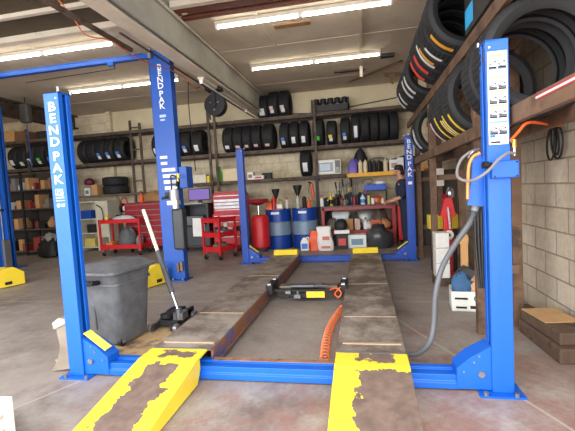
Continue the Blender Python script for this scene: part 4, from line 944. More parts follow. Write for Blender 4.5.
lump('metal_hub', 'round silver pan on the lower bench shelf at the back', 'pan', (2.25, 6.72, ZB2+.0), .3, .16, .32, mat((150, 150, 144), .4, .5), jit=.02)
lump('dark_parts', 'heap of dark greasy parts at the left of the lower shelf', 'parts', (1.42, 6.72, ZB2), .13, .14, .3, DARK, jit=.2)

random.seed(5)
more = [(325, 6.6, 'jug', DARK, .2, .07, 'dark jug behind the white spray bottle on the bench'), (333.5, 6.62, 'plain', mat((70, 90, 60), .5), .24, .05, 'olive bottle behind the yellow sprayer on the bench'),
        (340, 6.5, 'spray', BLACK, .34, .05, 'tall black sprayer behind the brown bottle on the bench'), (349.5, 6.5, 'spray', mat((60, 62, 70), .4), .38, .05, 'tall grey sprayer at the middle rear of the bench'),
        (354.5, 6.3, 'can', mat((150, 40, 40), .4), .18, .035, 'small red can at the front middle of the bench'), (360.5, 6.52, 'jug', BLACK, .28, .08, 'black jug behind the white and blue bottle'),
        (366.5, 6.55, 'plain', mat((50, 60, 110), .4), .3, .05, 'dark blue bottle right of the white and blue bottle'), (373, 6.32, 'can', WHITE, .15, .035, 'short white can in front of the copper part'),
        (328, 6.3, 'can', BLACK, .14, .04, 'short black can beside the white spray bottle'), (345, 6.3, 'can', GREY, .12, .04, 'short grey can at the front of the bench'), (383, 6.34, 'plain', CREAM, .16, .04, 'cream bottle at the right front corner of the bench')]
for px, yy, kd, c, h, r_, lb in more: bottle('oil_bottle' if kd != 'can' else 'small_can', lb, 'bottle' if kd != 'can' else 'can', (at(px, 203, 'Y', yy).x, yy, ZB), h, r_, c, random.choice((BLACK, RED, WHITE, YEL)), kind=kd)
for i, (x, y, rx, h, c, lb) in enumerate(((1.5, 6.5, .14, .16, mat((110, 100, 90), .6), 'grey brown heap of fittings at the left of the lower bench shelf'), (2.0, 6.62, .13, .22, mat((70, 64, 58), .6), 'dark greasy heap behind the pink box'), (2.55, 6.66, .2, .3, mat((84, 70, 60), .6), 'brown heap of parts behind the paper parcel'), (2.32, 6.42, .09, .1, WHITE, 'small white wad in front of the silver pan'))):
    lump('parts_heap', lb, 'parts', (x, y, ZB2), rx, .12, h, c, jit=.25)
for x, w_, h, c, lb in ((1.5, .22, .22, DARK, 'dark box on the floor under the left of the bench'), (1.98, .14, .24, BLACK, 'black box on the floor left of the white printed carton'), (2.3, .1, .2, mat((150, 120, 90), .6), 'tan box on the floor right of the white printed carton')):
    carton('floor_box', lb, 'box', (x, 6.32, 0), w_, .2, h, c)
# yellow shelf with bottles
ys = thing('yellow_wall_shelf', 'yellow orange wall shelf holding bottles above the bench', 'shelf', (2.6, 6.85, 1.6))
MB().box(1.88, 3.55, 6.55, 7.08, 1.51, 1.6).build('shelf_board', mat((232, 168, 40), .55, 0, .1), ys, world=True, bevel=.004)
MB().bar((1.95, 7.05, 1.3), (1.95, 6.7, 1.54), .03, .03).bar((3.2, 7.05, 1.3), (3.2, 6.7, 1.54), .03, .03).build('bracket', DARK, ys, world=True)
def yx(px): return at(px, 170, 'Y', 6.7).x
bottle('purple_jug', 'purple jug at the left end of the yellow shelf', 'jug', (yx(353), 6.7, 1.6), .34, .1, PURP, PURP, kind='jug')
for px, lb in ((360.5, 'cream cartridge right beside the purple jug'), (365.5, 'cream cartridge next to the black cans on the yellow shelf'), (385.5, 'cream cartridge standing alone left of the white boxes')):
    bottle('cream_cartridge', lb, 'cartridge', (yx(px), 6.68, 1.6), .3, .048, CREAM, kind='cart')
for i, px in enumerate((370, 374.5, 379)):
    bottle('black_can', ('left', 'middle', 'right')[i]+' one of the three black cans on the yellow shelf', 'can', (yx(px), 6.68, 1.6), .27, .046, BLACK if i != 1 else DARK, BLACK, kind='can', group='black cans on the yellow shelf')
bottle('black_can', 'black can between the cream cartridge and the other black cans', 'can', (yx(382.2)-.0, 6.8, 1.6), .24, .04, DARK, BLACK, kind='can')
carton('white_box', 'white patterned box on the right of the yellow shelf', 'box', (yx(394), 6.7, 1.6), .2, .2, .25, WHITE, mark=mat((190, 150, 140), .6))
carton('white_box', 'second white box close to the far right lift post', 'box', (yx(400.5), 6.72, 1.6), .13, .2, .29, WHITE)
carton('brown_box', 'small brown box on the yellow shelf right of the blue post', 'box', (yx(422), 6.7, 1.6), .24, .2, .15, CARD)
lump('cap_heap', 'black and brown heap behind the purple jug on the yellow shelf', 'heap', (yx(361), 6.92, 1.6), .16, .09, .36, DARK, jit=.15)
tag(MB().prism([(0, 0), (.95, 0), (.95, .3), (.6, .36), (.3, .28), (.1, .12)], 'Y', 0, .05).build('car_fender', BLACK, loc=(0, 0, 0)), 'curved black car trim leaning on the wall behind the white boxes', 'car part').location = (yx(379), 6.95, 1.6)
tag(MB().tube([(0, 0, .0), (.1, 0, .06), (.3, 0, .07), (.44, 0, .02)], .02, 8).build('silver_tube', STEEL, smooth=True, loc=(0, 0, 0)), 'silver bent tube lying on the black cans of the yellow shelf', 'tube').location = (yx(368), 6.86, 1.86)
# microwave
mw = thing('microwave', 'small white microwave oven on the low shelf right of the tyre', 'microwave', (1.42, 6.78, ZL))
MB().box(1.17, 1.75, 6.55, 6.98, ZL+.01, ZL+.345).build('casing', mat((232, 226, 210), .4), mw, world=True, bevel=.015)
d = MB().box(1.19, 1.60, 6.535, 6.55, ZL+.035, ZL+.32).build('door', WHITE, mw, world=True, bevel=.004)
MB().box(1.22, 1.57, 6.53, 6.535, ZL+.07, ZL+.285).build('door_window', mat((70, 82, 100), .15), d, world=True)
MB().box(1.27, 1.5, 6.527, 6.53, ZL+.1, ZL+.25).build('window_mesh', mat((160, 176, 190), .3), d, world=True)
p = MB().box(1.615, 1.73, 6.538, 6.55, ZL+.035, ZL+.32).build('control_panel', mat((70, 66, 62), .4), mw, world=True)
q = MB()
for i in range(4):
    for j in range(3): q.box(1.635+j*.028, 1.652+j*.028, 6.534, 6.538, ZL+.06+i*.03, ZL+.075+i*.03)
q.build('button', WHITE, p, world=True)
# goods on the low shelf left of the drums
def lx(px, y=6.65): return at(px, 180, 'Y', y).x
carton('white_carton', 'long white carton on the low shelf above the purple screen', 'carton', (lx(200), 6.72, ZL), .34, .22, .2, mat((222, 214, 196), .6), mark=None)
carton('blue_box', 'small blue box left of the long white carton', 'box', (lx(189.5), 6.72, ZL), .12, .18, .17, DBLUE)
bottle('yellow_can', 'yellow can at the right end of the long white carton', 'can', (lx(208.5), 6.66, ZL), .16, .05, YEL, YEL, kind='can')
bottle('green_spray_bottle', 'bright green spray bottle on the low shelf by the reel upright', 'bottle', (lx(221), 6.62, ZL), .36, .045, GREEN, GREEN, kind='spray')
carton('cream_case', 'cream case on the low shelf behind the far left lift post', 'case', (lx(231), 6.72, ZL), .36, .24, .3, CREAM)
carton('white_box', 'small white box just right of the far left lift post', 'box', (lx(251), 6.7, ZL), .14, .2, .18, WHITE, mark=mat((160, 110, 90), .6))
carton('red_label_box', 'flat pale box with red stripe on the low shelf', 'box', (lx(259), 6.7, ZL), .26, .2, .09, WHITE, mark=mat((200, 80, 90), .6))
carton('dark_case', 'flat black case on the low shelf above the drums', 'case', (lx(266), 6.82, ZL), .22, .2, .15, DARK)

# ================================================================== left hand background
bn_ = thing('steel_bench', 'narrow steel bench with a grinder behind the long red cart', 'bench', (-3.8, 6.75, 0))
MB().box(-4.15, -3.42, 6.66, 7.05, .86, .9).build('bench_top', DARK, bn_, world=True)
for x in (-4.1, -3.48): MB().box(x-.02, x+.02, 6.68, 6.72, 0, .86).build('leg', DRED, bn_, world=True)
gr = thing('bench_grinder', 'white and black bench grinder on the narrow steel bench', 'grinder', (-3.85, 6.75, .9))
MB().cyl((-3.97, 6.78, 1.06), (-3.73, 6.78, 1.06), .08, n=16).box(-3.9, -3.8, 6.72, 6.84, .9, 1.0).build('motor', WHITE, gr, smooth=True, world=True)
for x in (-4.04, -3.72): MB().cyl((x, 6.78, 1.08), (x+.05, 6.78, 1.08), .12, n=18).build('wheel_guard', BLACK, gr, smooth=True, world=True)
MB().tube([(-4.0, 6.7, 1.1), (-3.95, 6.66, 1.3), (-3.85, 6.68, 1.34), (-3.8, 6.7, 1.2)], .015, 6).build('lamp_arm', RED, gr, smooth=True, world=True)
carton('parts_box', 'black and white parts box at the right of the grinder', 'box', (-3.56, 6.74, .9), .2, .2, .2, DARK, mark=WHITE)
lump('cart_cloth', 'white and blue cloth heap on top of the long red cart', 'cloth', (-3.36, 5.84, .772), .3, .14, .1, mat((196, 200, 206), .8))
lump('grey_sack', 'grey sack lying on the lower tray of the long red cart', 'sack', (-3.3, 5.82, .173), .22, .16, .3, mat((92, 94, 96), .8))
bottle('yellow_bottle', 'yellow bottle at the left end of the long red cart', 'bottle', (-3.76, 5.74, .772), .2, .04, YEL, YEL)
carton('orange_box', 'orange striped box on the lower tray at the left', 'box', (-3.68, 5.78, .173), .18, .28, .14, mat((206, 120, 60), .6))
bottle('clear_jug', 'pale jug on the lower tray at the right of the long cart', 'jug', (-3.0, 5.84, .173), .3, .08, GREY, kind='jug')
lump('small_parts', 'heap of silver parts in the middle tray of the small red cart', 'parts', (-.66, 5.0, z2_[1]+.013), .16, .14, .12, STEEL, jit=.25)
lump('oily_parts', 'heap of dark parts in the lowest tray of the small red cart', 'parts', (-.68, 5.0, z2_[0]+.013), .16, .16, .1, mat((120, 100, 84), .6), jit=.25)
bottle('oil_bottle', 'pale cylinder standing on the right of the small red cart', 'bottle', (-.56, 5.05, z2_[1]+.013), .3, .045, mat((210, 206, 190), .4), GREY, kind='can')
ca2 = thing('beige_locker', 'tall beige metal shelf cabinet right of the near left post', 'cabinet', (-4.6, 6.75, 0))
M_loc = mat((206, 200, 178), .5, 0, .06)
MB().box(-5.15, -5.1, 6.5, 7.05, 0, 1.3).box(-4.62, -4.5, 6.5, 7.05, 0, 1.3).box(-4.3, -4.26, 6.5, 7.05, 0, 1.3).box(-5.15, -4.26, 7.02, 7.05, 0, 1.3).build('side_panel', M_loc, ca2, world=True)
MB().box(-4.5, -4.3, 6.5, 6.52, .35, 1.28).build('door', M_loc, ca2, world=True, bevel=.003)
for z in (.08, .45, .82, 1.27): MB().box(-5.13, -4.28, 6.52, 7.02, z, z+.025).build('shelf', M_loc, ca2, world=True)
MB().tube([(-4.56, 6.46, 1.2), (-4.4, 6.44, 1.1), (-4.36, 6.44, .9), (-4.38, 6.44, .75)], .012, 6).build('cable', BLACK, ca2, smooth=True, world=True)
for i, (x, z, c, lb) in enumerate(((-4.95, .845, DBLUE, 'blue case on the third shelf of the beige cabinet'), (-4.8, .475, DARK, 'black case on the second shelf of the beige cabinet'), (-4.9, .105, mat((210, 190, 100), .6), 'yellowish tub on the bottom shelf of the beige cabinet'))):
    carton('shelf_case', lb, 'case', (x, 6.68, z), .3, .26, .22, c)
# boxes on the low left shelf
ZQ = ZL-.15
carton('brown_carton', 'brown carton on the low left shelf beside the flat tyres', 'carton', (at(93, 185, 'Y', 6.6).x, 6.75, ZQ), .16, .22, .28, CARD)
carton('white_carton', 'white printed carton on the low left shelf beside the blue post', 'carton', (at(85.5, 187, 'Y', 6.6).x, 6.75, ZQ), .15, .22, .2, WHITE, mark=GREY)
lump('maroon_helmet', 'dark maroon round bag on top of the white printed carton', 'bag', (at(88, 180, 'Y', 6.7).x-.02, 6.78, ZQ+.285), .14, .12, .12, mat((96, 28, 48), .5), jit=.05)
# far left shelving with boxes, books and parts
fs = thing('parts_shelving', 'dark parts shelving full of boxes at the far left wall', 'shelving', (-6.6, 6.4, 0))
for x in (-7.55, -6.3, -5.35):
    for y in (6.0, 6.42): MB().box(x-.03, x+.03, y-.02, y+.02, 0, 2.12).build('upright', DARK, fs, world=True)
MB().box(-7.57, -5.33, 6.44, 6.46, 0.05, 2.12).build('shade_panel', mat((58, 52, 48), .8, 0, .3, 4), fs, world=True)  # added dark sheet, puts the shade behind the shelves into colour
SH = (.12, .68, 1.2, 1.68)
for z in SH: MB().box(-7.55, -5.35, 6.0, 6.44, z-.03, z).build('shelf', mat((86, 80, 74), .7, .1, .2), fs, world=True)
random.seed(21)
pal = [('brown', CARD), ('tan', mat((170, 128, 86), .8)), ('red', mat((150, 56, 48), .6)), ('black', BLACK), ('grey', GREY), ('white', WHITE), ('dark red', mat((110, 44, 40), .6)), ('orange', ORANGE)]
names_z = ['bottom', 'second', 'third', 'fourth']
for zi, z in enumerate(SH):
    x = -7.45; k = 0
    while x < -5.5:
        wd = random.uniform(.09, .22) if zi != 3 else random.uniform(.06, .14)
        cn, cm = pal[[0, 3, 5, 1, 2, 6, 4, 7, 0, 6, 2, 5, 3, 1, 2, 0, 4, 6, 2, 5][(k*3+zi*5) % 20]]
        if x+wd > -5.42: break
        if not (-6.36 < x+wd/2 < -6.24):
            kd = (k+zi) % 4
            lb = '%s %s, %s from the left on the %s far left shelf' % (cn, ('box', 'bottle', 'box', 'bundle')[kd], (ordn+['ninth', 'tenth', 'eleventh', 'twelfth', 'thirteenth', 'fourteenth', 'fifteenth', 'sixteenth', 'seventeenth', 'eighteenth', 'nineteenth', 'twentieth', 'twenty first', 'twenty second', 'twenty third', 'twenty fourth', 'twenty fifth', 'twenty sixth', 'twenty seventh', 'twenty eighth'])[k], names_z[zi])
            hh = random.uniform(.12, .36)
            if kd == 1: bottle('shelf_bottle', lb, 'bottle', (x+wd/2, 6.15, z), hh, min(.07, wd*.4), cm, BLACK, kind='can', group='goods on the far left shelving')
            elif kd == 3: lump('parts_bundle', lb, 'bundle', (x+wd/2, 6.22, z), wd*.45, .14, hh*.55, cm, jit=.18, group='goods on the far left shelving')
            else: carton('shelf_box', lb, 'box', (x+wd/2, 6.22, z), wd*.92, .34, hh, cm, group='goods on the far left shelving')
        x += wd+.015; k += 1
for i, (x, w_, c, lb) in enumerate(((-7.15, .4, CARD, 'brown carton up on the top rail at the far left'), (-6.75, .34, mat((120, 84, 60), .8), 'dark brown carton on the top rail at the far left'), (-6.1, .3, DARK, 'dark case on the top rail left of the near left post'))):
    tag(carton('rail_carton', lb, 'carton', (x, 6.78, ZT+.0), w_, .4, .3-.05*i, c))
MB_ = MB().box(-8.2, -.8, 6.56, 7.05, ZT-.012, ZT).build('deck', mat((104, 92, 80), .8, 0, .25, 5), rk, world=True)
# machine parts on the floor beside the shelving
lump('engine_part', 'dark engine block on the floor left of the near left post', 'engine part', (-5.35, 5.7, 0), .26, .2, .34, DARK, jit=.22)
lump('rag_heap', 'grey and white rag heap on the dark engine block', 'rags', (-5.33, 5.72, .36), .17, .14, .14, mat((160, 158, 152), .8), jit=.25)
lump('tool_heap', 'brown heap of tools on the red chest by the lift column', 'tools', (-2.75, 6.25, 1.2), .3, .16, .16, mat((150, 110, 70), .7), jit=.25)
bottle('tool_bottle', 'orange bottle on the red chest behind the lift column', 'bottle', (-3.1, 6.2, 1.2), .28, .05, ORANGE, BLACK)
carton('dark_parts_box', 'dark parts box at the right of the red chest top', 'box', (-2.48, 6.25, 1.2), .2, .24, .22, DARK)
rp_ = thing('red_stand', 'narrow red upright machine between lift column and black cart', 'machine', (-2.1, 6.2, 0))
MB().box(-2.2, -2.1, 6.1, 6.22, .05, 1.35).box(-2.3, -2.02, 6.0, 6.35, 0, .06).build('column', DRED, rp_, world=True, bevel=.005)
MB().bar((-2.15, 6.1, 1.35), (-1.98, 6.0, 1.55), .04, .04).build('lever', DRED, rp_, world=True)
ck = thing('black_stool', 'black round stool in front of the red lower tool cabinet', 'stool', (-.4, 5.55, 0))
MB().cyl((-.4, 5.55, .5), (-.4, 5.55, .58), .17, n=20).build('seat', BLACK, ck, smooth=True, world=True)
MB().cyl((-.4, 5.55, .05), (-.4, 5.55, .5), .025).build('stem', BLACK, ck, smooth=True, world=True)
q = MB()
for i in range(5): q.bar((-.4, 5.55, .08), (-.4+.2*math.cos(i*1.257), 5.55+.2*math.sin(i*1.257), .05), .03, .03)
q.build('base', BLACK, ck, world=True)
wd_ = thing('dust_brush', 'tan brush and pan leaning between the long cart and red chest', 'brush', (-2.72, 6.05, 0))
MB().bar((-2.72, 6.05, .05), (-2.7, 6.1, .8), .03, .03).build('handle', WOOD, wd_, world=True)
MB().prism([(-2.84, .35), (-2.6, .35), (-2.64, .62), (-2.78, .62)], 'Y', 6.0, 6.06).build('bristles', mat((176, 140, 90), .9), wd_, world=True)

# ================================================================== timber rack with big tyres on the right
tr = thing('timber_tyre_rack', 'brown timber rack along the right wall carrying big tyres', 'tyre rack', (3.3, 2, 0))
for x, y in ((3.15, 1.0), (3.13, 3.0), (3.15, 4.5), (3.5, 1.22), (3.5, 3.1), (3.5, 4.55)):
    MB().box(x-.04, x+.04, y-.035, y+.035, 0, 3.2 if x < 3.3 else 2.4).build('post', WOOD, tr, world=True, bevel=.003)
for x, z, y0, y1 in ((3.09, 1.66, -1.4, 5.2), (3.44, 1.66, -1.4, 5.2), (3.09, 2.37, -.4, 5.2), (3.44, 2.37, -.4, 5.2)):
    MB().box(x-.02, x+.02, y0, y1, z-.05, z+.05).build('beam', WOOD, tr, world=True, bevel=.003)
for y in (1.04, 3.04, 4.54):
    for z in (.5, 1.32): MB().box(3.19, 3.46, y, y+.03, z, z+.07).build('cross_piece', WOOD, tr, world=True)
MB().box(3.0675, 3.0695, -.9, -.3, 1.672, 1.70).build('red_tape', mat((166, 60, 64), .7), tr, world=True)
MB().box(3.0665, 3.0675, -.9, -.3, 1.68, 1.69).build('white_tape', WHITE, tr, world=True)
YR = -PI/2
big = [(.18, 'nearest big tyre in the rack at the right edge', ()), (.46, 'second big tyre seen through the nearest one at the right', ()),
       (1.12, 'big tyre just left of the near right post, front of four', ((-66, -24, -.06, .14, 'y'),)), (1.37, 'second of four big tyres left of the near right post', ((-64, -24, -.36, -.18, 'y'), (-62, -26, -.06, .04, 'w'), (-60, -20, .16, .34, 'y'))),
       (1.62, 'third of four big tyres left of the near right post', ((-58, -14, -.12, .08, 'y'),)), (1.88, 'rearmost of four big tyres left of the near right post', ((-58, -16, -.1, .1, 'p'),)),
       (3.15, 'tyre with white stripes in the lower rack behind the timber post', ((-44, 4, -.2, -.02, 'w'), (-46, -2, .12, .3, 'w'))), (3.42, 'tyre behind the white striped one in the lower rack', ((-46, -18, -.1, .05, 'b'),))]
for y, lb, mk in big: tyre(lb, (3.265, y, 1.71+.297), .345, .24, 'big tyres in the lower timber rack', mk, rz=YR, big=True)
up = [(1.27, ((-70, -30, -.1, .15, 'o'),)), (1.54, ((-64, -30, -.3, -.1, 'w'),)), (1.81, ((-60, -10, -.25, .0, 'w'), (-56, -20, .1, .3, 'o'))), (2.08, ((-56, -14, -.2, .16, 'r'), )), (2.35, ((-56, -12, -.2, .16, 'r'),)), (3.05, ((-54, -8, -.2, .2, 'w'),)), (3.31, ((-54, -6, -.2, .2, 'w'),)), (3.58, ()), (3.85, ((-50, -14, -.15, .2, 'w'),)), (4.12, ((-50, -14, -.15, .2, 'w'),))]
carton('storage_box', 'dark storage box with a blue label at the top of the right rack', 'box', (3.3, .5, 2.42), .5, .8, .45, DARK)
MB().box(3.0465, 3.05, .68, .88, 2.46, 2.6).build('blue_label', mat((40, 170, 230), .5), bpy.data.objects['storage_box'], world=True)
for i, (y, mk) in enumerate(up):
    tyre('%s tyre from the front in the upper timber rack' % (ordn+['ninth', 'tenth', 'eleventh', 'twelfth', 'thirteenth', 'fourteenth'])[i], (3.16, y, 2.42+.346), .35, .24, 'big tyres in the upper timber rack', mk, rz=YR, big=True)

# goods below the timber rack
jx = at(448, 240, 'Y', 3.0).x
rj = thing('transmission_jack', 'red transmission jack with a white wheel behind the timber posts', 'jack', (jx, 3.0, 0))
MB().box(jx-.05, jx+.05, 2.96, 3.06, .05, .9).build('mast', RED, rj, world=True, bevel=.006)
MB().box(jx-.16, jx+.16, 2.98, 3.03, .03, .08).box(jx-.04, jx+.04, 2.78, 3.24, .03, .07).build('base_frame', RED, rj, world=True)
MB().prism([(jx-.1, .84), (jx+.1, .84), (jx+.05, 1.08), (jx-.03, 1.08)], 'Y', 2.95, 3.07).build('head', RED, rj, world=True)
wp = at(449, 235, 'Y', 2.88)
w = MB().cyl(wp, wp+V((0, .03, 0)), .06, n=20).build('hand_wheel', mat((230, 220, 206), .5), rj, smooth=True, world=True)
MB().cyl(wp-V((0, .015, 0)), wp, .02, n=10).build('hub', INK, w, smooth=True, world=True)
MB().bar(wp+V((.02, .03, .08)), wp+V((.0, .03, .36)), .022, .022).build('lever', CHROME, rj, world=True)
yc = at(443, 228, 'Y', 3.45)
put(tag(MB().box(-.2, .2, -.12, .12, 0, .2).cyl((-.1, -.13, .1), (-.1, -.121, .1), .05, n=12).build('yellow_crate', mat((226, 196, 40), .5, 0, .1), bevel=.02), 'yellow plastic case on the pedestal behind the red jack', 'case'), (yc.x, 3.45, yc.z))
put(tag(MB().box(-.16, .16, -.12, .12, 0, yc.z).build('grey_pedestal', DARK), 'dark pedestal under the yellow case', 'pedestal'), (yc.x, 3.45, 0))
ix = at(450, 190, 'Y', 3.45).x; iz = yc.z+.2
im = thing('impact_wrench', 'silver and brown air tool standing upright on the yellow case', 'air tool', (ix, 3.45, iz))
MB().cyl((ix, 3.45, iz), (ix, 3.45, iz+.16), .055, n=14).cyl((ix, 3.45, iz+.16), (ix, 3.45, iz+.2), .075, n=14).build('handle', mat((120, 56, 48), .5), im, smooth=True, world=True)
MB().blob((ix, 3.45, iz+.29), .06, .06, .1, 12).build('head', CHROME, im, smooth=True, world=True)
MB().cyl((ix-.12, 3.43, iz+.26), (ix-.05, 3.43, iz+.26), .035, n=10).build('side_knob', DRED, im, smooth=True, world=True)
cxp = at(439, 186, 'Y', 3.7)
put(tag(MB().box(-.07, .07, -.015, .015, 0, .26).build('paper_chart', mat((214, 206, 190), .7)), 'pale paper chart behind the timber posts', 'chart'), (cxp.x, 3.7, cxp.z))
bp_ = thing('shade_panel', 'dark panel added as shade behind the timber rack', 'panel', (3.45, 4.62, 0))
MB().box(3.0, 3.78, 4.6, 4.62, .2, 1.5).build('board', mat((58, 50, 44), .8, 0, .3, 4), bp_, world=True)  # added dark sheet standing in for the unlit open passage
for i in range(3): carton('file_box', ('lowest', 'middle', 'topmost')[i]+' white box in the stack between timber posts and red jack', 'box', (at(441, 250, 'Y', 2.7).x, 2.7, .1+.19*i), .16, .22, .185, mat((220, 218, 212), .6), group='stack of white boxes')
tag(MB().box(-.1, .1, -.12, .12, 0, .1).build('wood_block', DWOOD, loc=(0, 0, 0)), 'wood block under the stack of white boxes', 'block').location = (at(441, 250, 'Y', 2.7).x, 2.7, 0)
cr = thing('white_crate', 'white cardboard crate with black print near the timber post', 'crate', (3.22, 1.72, 0), -.12)
MB().box(-.17, .17, -.14, -.13, 0, .2).box(-.17, .17, .13, .14, 0, .2).box(-.17, -.16, -.13, .13, 0, .2).box(.16, .17, -.13, .13, 0, .2).box(-.17, .17, -.14, .14, 0, .01).build('crate_body', mat((226, 226, 216), .6), cr)
text('C', .09, INK, cr, (.06, -.142, .13), name='letter', world=False)
MB().box(-.13, -.03, -.142, -.14, .03, .05).box(.0, .12, -.142, -.14, .03, .06).box(-.14, -.02, -.142, -.14, .12, .14).build('printed_marks', INK, cr)
lump('blue_rag', 'blue rag heap on top in the white crate', 'rag', (3.16, 1.71, .14), .1, .09, .14, mat((60, 100, 140), .8), jit=.2)
lump('tan_rag', 'tan and white rag spilling from the white crate', 'rag', (3.28, 1.71, .14), .1, .09, .11, mat((200, 160, 124), .8), jit=.25)
tag(MB().prism([(-.14, 0), (.12, 0), (.08, .12), (.0, .16), (-.06, .12)], 'Y', -.08, .08).build('dark_bag', mat((60, 62, 66), .6), loc=(0, 0, 0)), 'dark grey bag peaked above the rags in the white crate', 'bag').location = (3.22, 1.8, .25)
tag(MB().box(-.035, .035, -.02, .02, 0, .72).box(-.07, .04, -.03, .02, .62, .7).build('cardboard_strip', CARD, loc=(0, 0, 0)), 'bent cardboard strip standing behind the white crate', 'cardboard').location = (at(464, 250, 'Y', 2.0).x, 2.0, .0)
# timbers by the wall
M_t = DWOOD
def timber(label, x0, x1, y0, y1, z0, z1, rz=0):
    c = ((x0+x1)/2, (y0+y1)/2, z0)
    o = MB().box(x0, x1, y0, y1, z0, z1).build('timber_block', M_t, loc=c, bevel=.012); o.rotation_euler = (0, 0, rz); return tag(o, label, 'timber', 'timber blocks by the right wall')
timber('lower dark timber block under the cardboard by the right wall', 3.47, 3.76, .44, 1.08, 0, .11, .05)
timber('upper dark timber block carrying the cardboard by the right wall', 3.49, 3.75, .5, 1.08, .111, .2, .08)
timber('dark timber block cut by the right edge of the photo', 3.62, 3.8, -.2, .4, 0, .16, .0)
tag(MB().box(-.14, .12, -.18, .16, 0, .006, rot=Matrix.Rotation(.12, 3, 'Z')).build('cardboard_sheet', mat((190, 150, 104), .8), loc=(0, 0, 0)), 'flat tan cardboard on top of the dark timber blocks', 'cardboard').location = (3.62, .88, .204)
timber('short reddish timber piece lying behind the timber blocks', 3.55, 3.75, 1.5, 1.62, .0, .07, .2)
pc = tag(MB().prism([(-.06, 0), (.06, 0), (.02, .3), (-.02, .34)], 'X', -.01, .01).build('wood_wedge', mat((170, 124, 80), .8), loc=(0, 0, 0)), 'thin tan wooden wedge leaning at the right wall', 'wedge'); pc.location = (3.7, 2.0, 0)
bottle('small_white_tap', 'small white fitting on the floor at the right wall', 'fitting', (3.66, 1.78, 0), .1, .025, WHITE, BLACK)
# hose coil on the right wall
hc = thing('wall_hose', 'black hose coil hanging from a hook on the right wall', 'hose', (3.74, 1.08, 1.7))
pts = []
for i in range(46):
    a = i*.52; pts.append(V((3.76-.02*math.sin(a*.3), 1.1+.07*math.cos(a)+.03*math.sin(a*.37), 1.57+.125*math.sin(a)+.02*math.cos(a*.6))))
MB().tube(pts, .0085, 6, smooth=2).build('coil', BLACK, hc, smooth=True, world=True)
MB().cyl((3.82, 1.08, 1.74), (3.74, 1.08, 1.75), .008).build('hook', STEEL, hc, world=True)
ao = [(3.03, .0, 1.415), (3.06, .03, 1.48), (3.12, .1, 1.52), (3.22, .22, 1.52), at(545, 121, 'X', 3.55), at(556, 122, 'X', 3.7), (3.74, 1.06, 1.7)]
pipe('orange air hose from the brass fitting to the wall coil', [f_+V((-.02, 0, .065)), at(519, 131, 'X', 3.1), at(527, 123, 'X', 3.14), at(540, 123, 'X', 3.3), at(552, 125, 'X', 3.5), at(561, 126, 'X', 3.7)], .0085, ORANGE, 'air_hose', 'hose', sm=6)

# ================================================================== person
ps = thing('person', 'person in navy work clothes and dark cap standing at the bench right end', 'person', (3.05, 5.72, 0), 0)
def skin(name, J, E, m, par, sub=2):
    """J: name -> (pos, rx, ry); first joint is the root"""
    ks = list(J); me = bpy.data.meshes.new(name); me.from_pydata([V(J[k][0]) for k in ks], [(ks.index(a), ks.index(b_)) for a, b_ in E], [])
    o = bpy.data.objects.new(name, me); COL.objects.link(o); o.parent = par; ROOT[o.name] = V((0, 0, 0))
    md = o.modifiers.new('skin', 'SKIN'); md.use_smooth_shade = True
    for i, k in enumerate(ks):
        sv = me.skin_vertices[0].data[i]; sv.radius = J[k][1:3]; sv.use_root = (i == 0)
    s = o.modifiers.new('sub', 'SUBSURF'); s.levels = sub; s.render_levels = sub
    me.materials.append(m); return o
# facing -X (towards the bench end), slight stoop; local coords
J = {'pelvis': ((.0, 0, .90), .13, .15), 'waist': ((-.01, 0, 1.03), .115, .14), 'chest': ((-.04, 0, 1.22), .13, .165), 'neck0': ((-.06, 0, 1.37), .085, .09), 'neck': ((-.085, 0, 1.43), .055, .055), 'head': ((-.10, 0, 1.50), .075, .07), 'crown': ((-.11, 0, 1.60), .075, .068)}
E_ = [('pelvis', 'waist'), ('waist', 'chest'), ('chest', 'neck0'), ('neck0', 'neck'), ('neck', 'head'), ('head', 'crown')]
for s, n_ in ((-1, 'n'), (1, 'f')):
    J.update({'hip'+n_: ((.0, s*.09, .82), .09, .09), 'knee'+n_: ((-.02, s*.1, .47), .062, .062), 'ank'+n_: ((.01, s*.1, .1), .042, .042), 'toe'+n_: ((-.14, s*.11, .05), .035, .04),
              'sh'+n_: ((-.05, s*.18, 1.32), .06, .06), 'el'+n_: ((-.06, s*.22, 1.06), .045, .045), 'wr'+n_: ((-.26, s*.2, .97), .03, .03), 'palm'+n_: ((-.33, s*.19, .96), .035, .022)})
    E_ += [('pelvis', 'hip'+n_), ('hip'+n_, 'knee'+n_), ('knee'+n_, 'ank'+n_), ('ank'+n_, 'toe'+n_), ('neck0', 'sh'+n_), ('sh'+n_, 'el'+n_), ('el'+n_, 'wr'+n_), ('wr'+n_, 'palm'+n_)]
    for q, (dy, L) in enumerate(((-.03, .065), (-.01, .08), (.01, .075), (.03, .06))):
        J['f%d%s' % (q, n_)] = ((-.37, s*.19+dy, .955), .009, .009); J['g%d%s' % (q, n_)] = ((-.37-L*.5, s*.19+dy, .94), .008, .008); J['h%d%s' % (q, n_)] = ((-.37-L*.8, s*.19+dy, .90), .007, .007)
        E_ += [('palm'+n_, 'f%d%s' % (q, n_)), ('f%d%s' % (q, n_), 'g%d%s' % (q, n_)), ('g%d%s' % (q, n_), 'h%d%s' % (q, n_))]
    J['t'+n_] = ((-.31, s*.15, .945), .011, .011); J['u'+n_] = ((-.36, s*.14, .925), .009, .009); E_ += [('palm'+n_, 't'+n_), ('t'+n_, 'u'+n_)]
skin('body', J, E_, SKIN, ps)
C_ = {k: (J[k][0], J[k][1]*1.14, J[k][2]*1.14) for k in ('pelvis', 'waist', 'chest', 'neck0')}; EC = [('pelvis', 'waist'), ('waist', 'chest'), ('chest', 'neck0')]
C_['neck0'] = (J['neck0'][0], .09, .1)
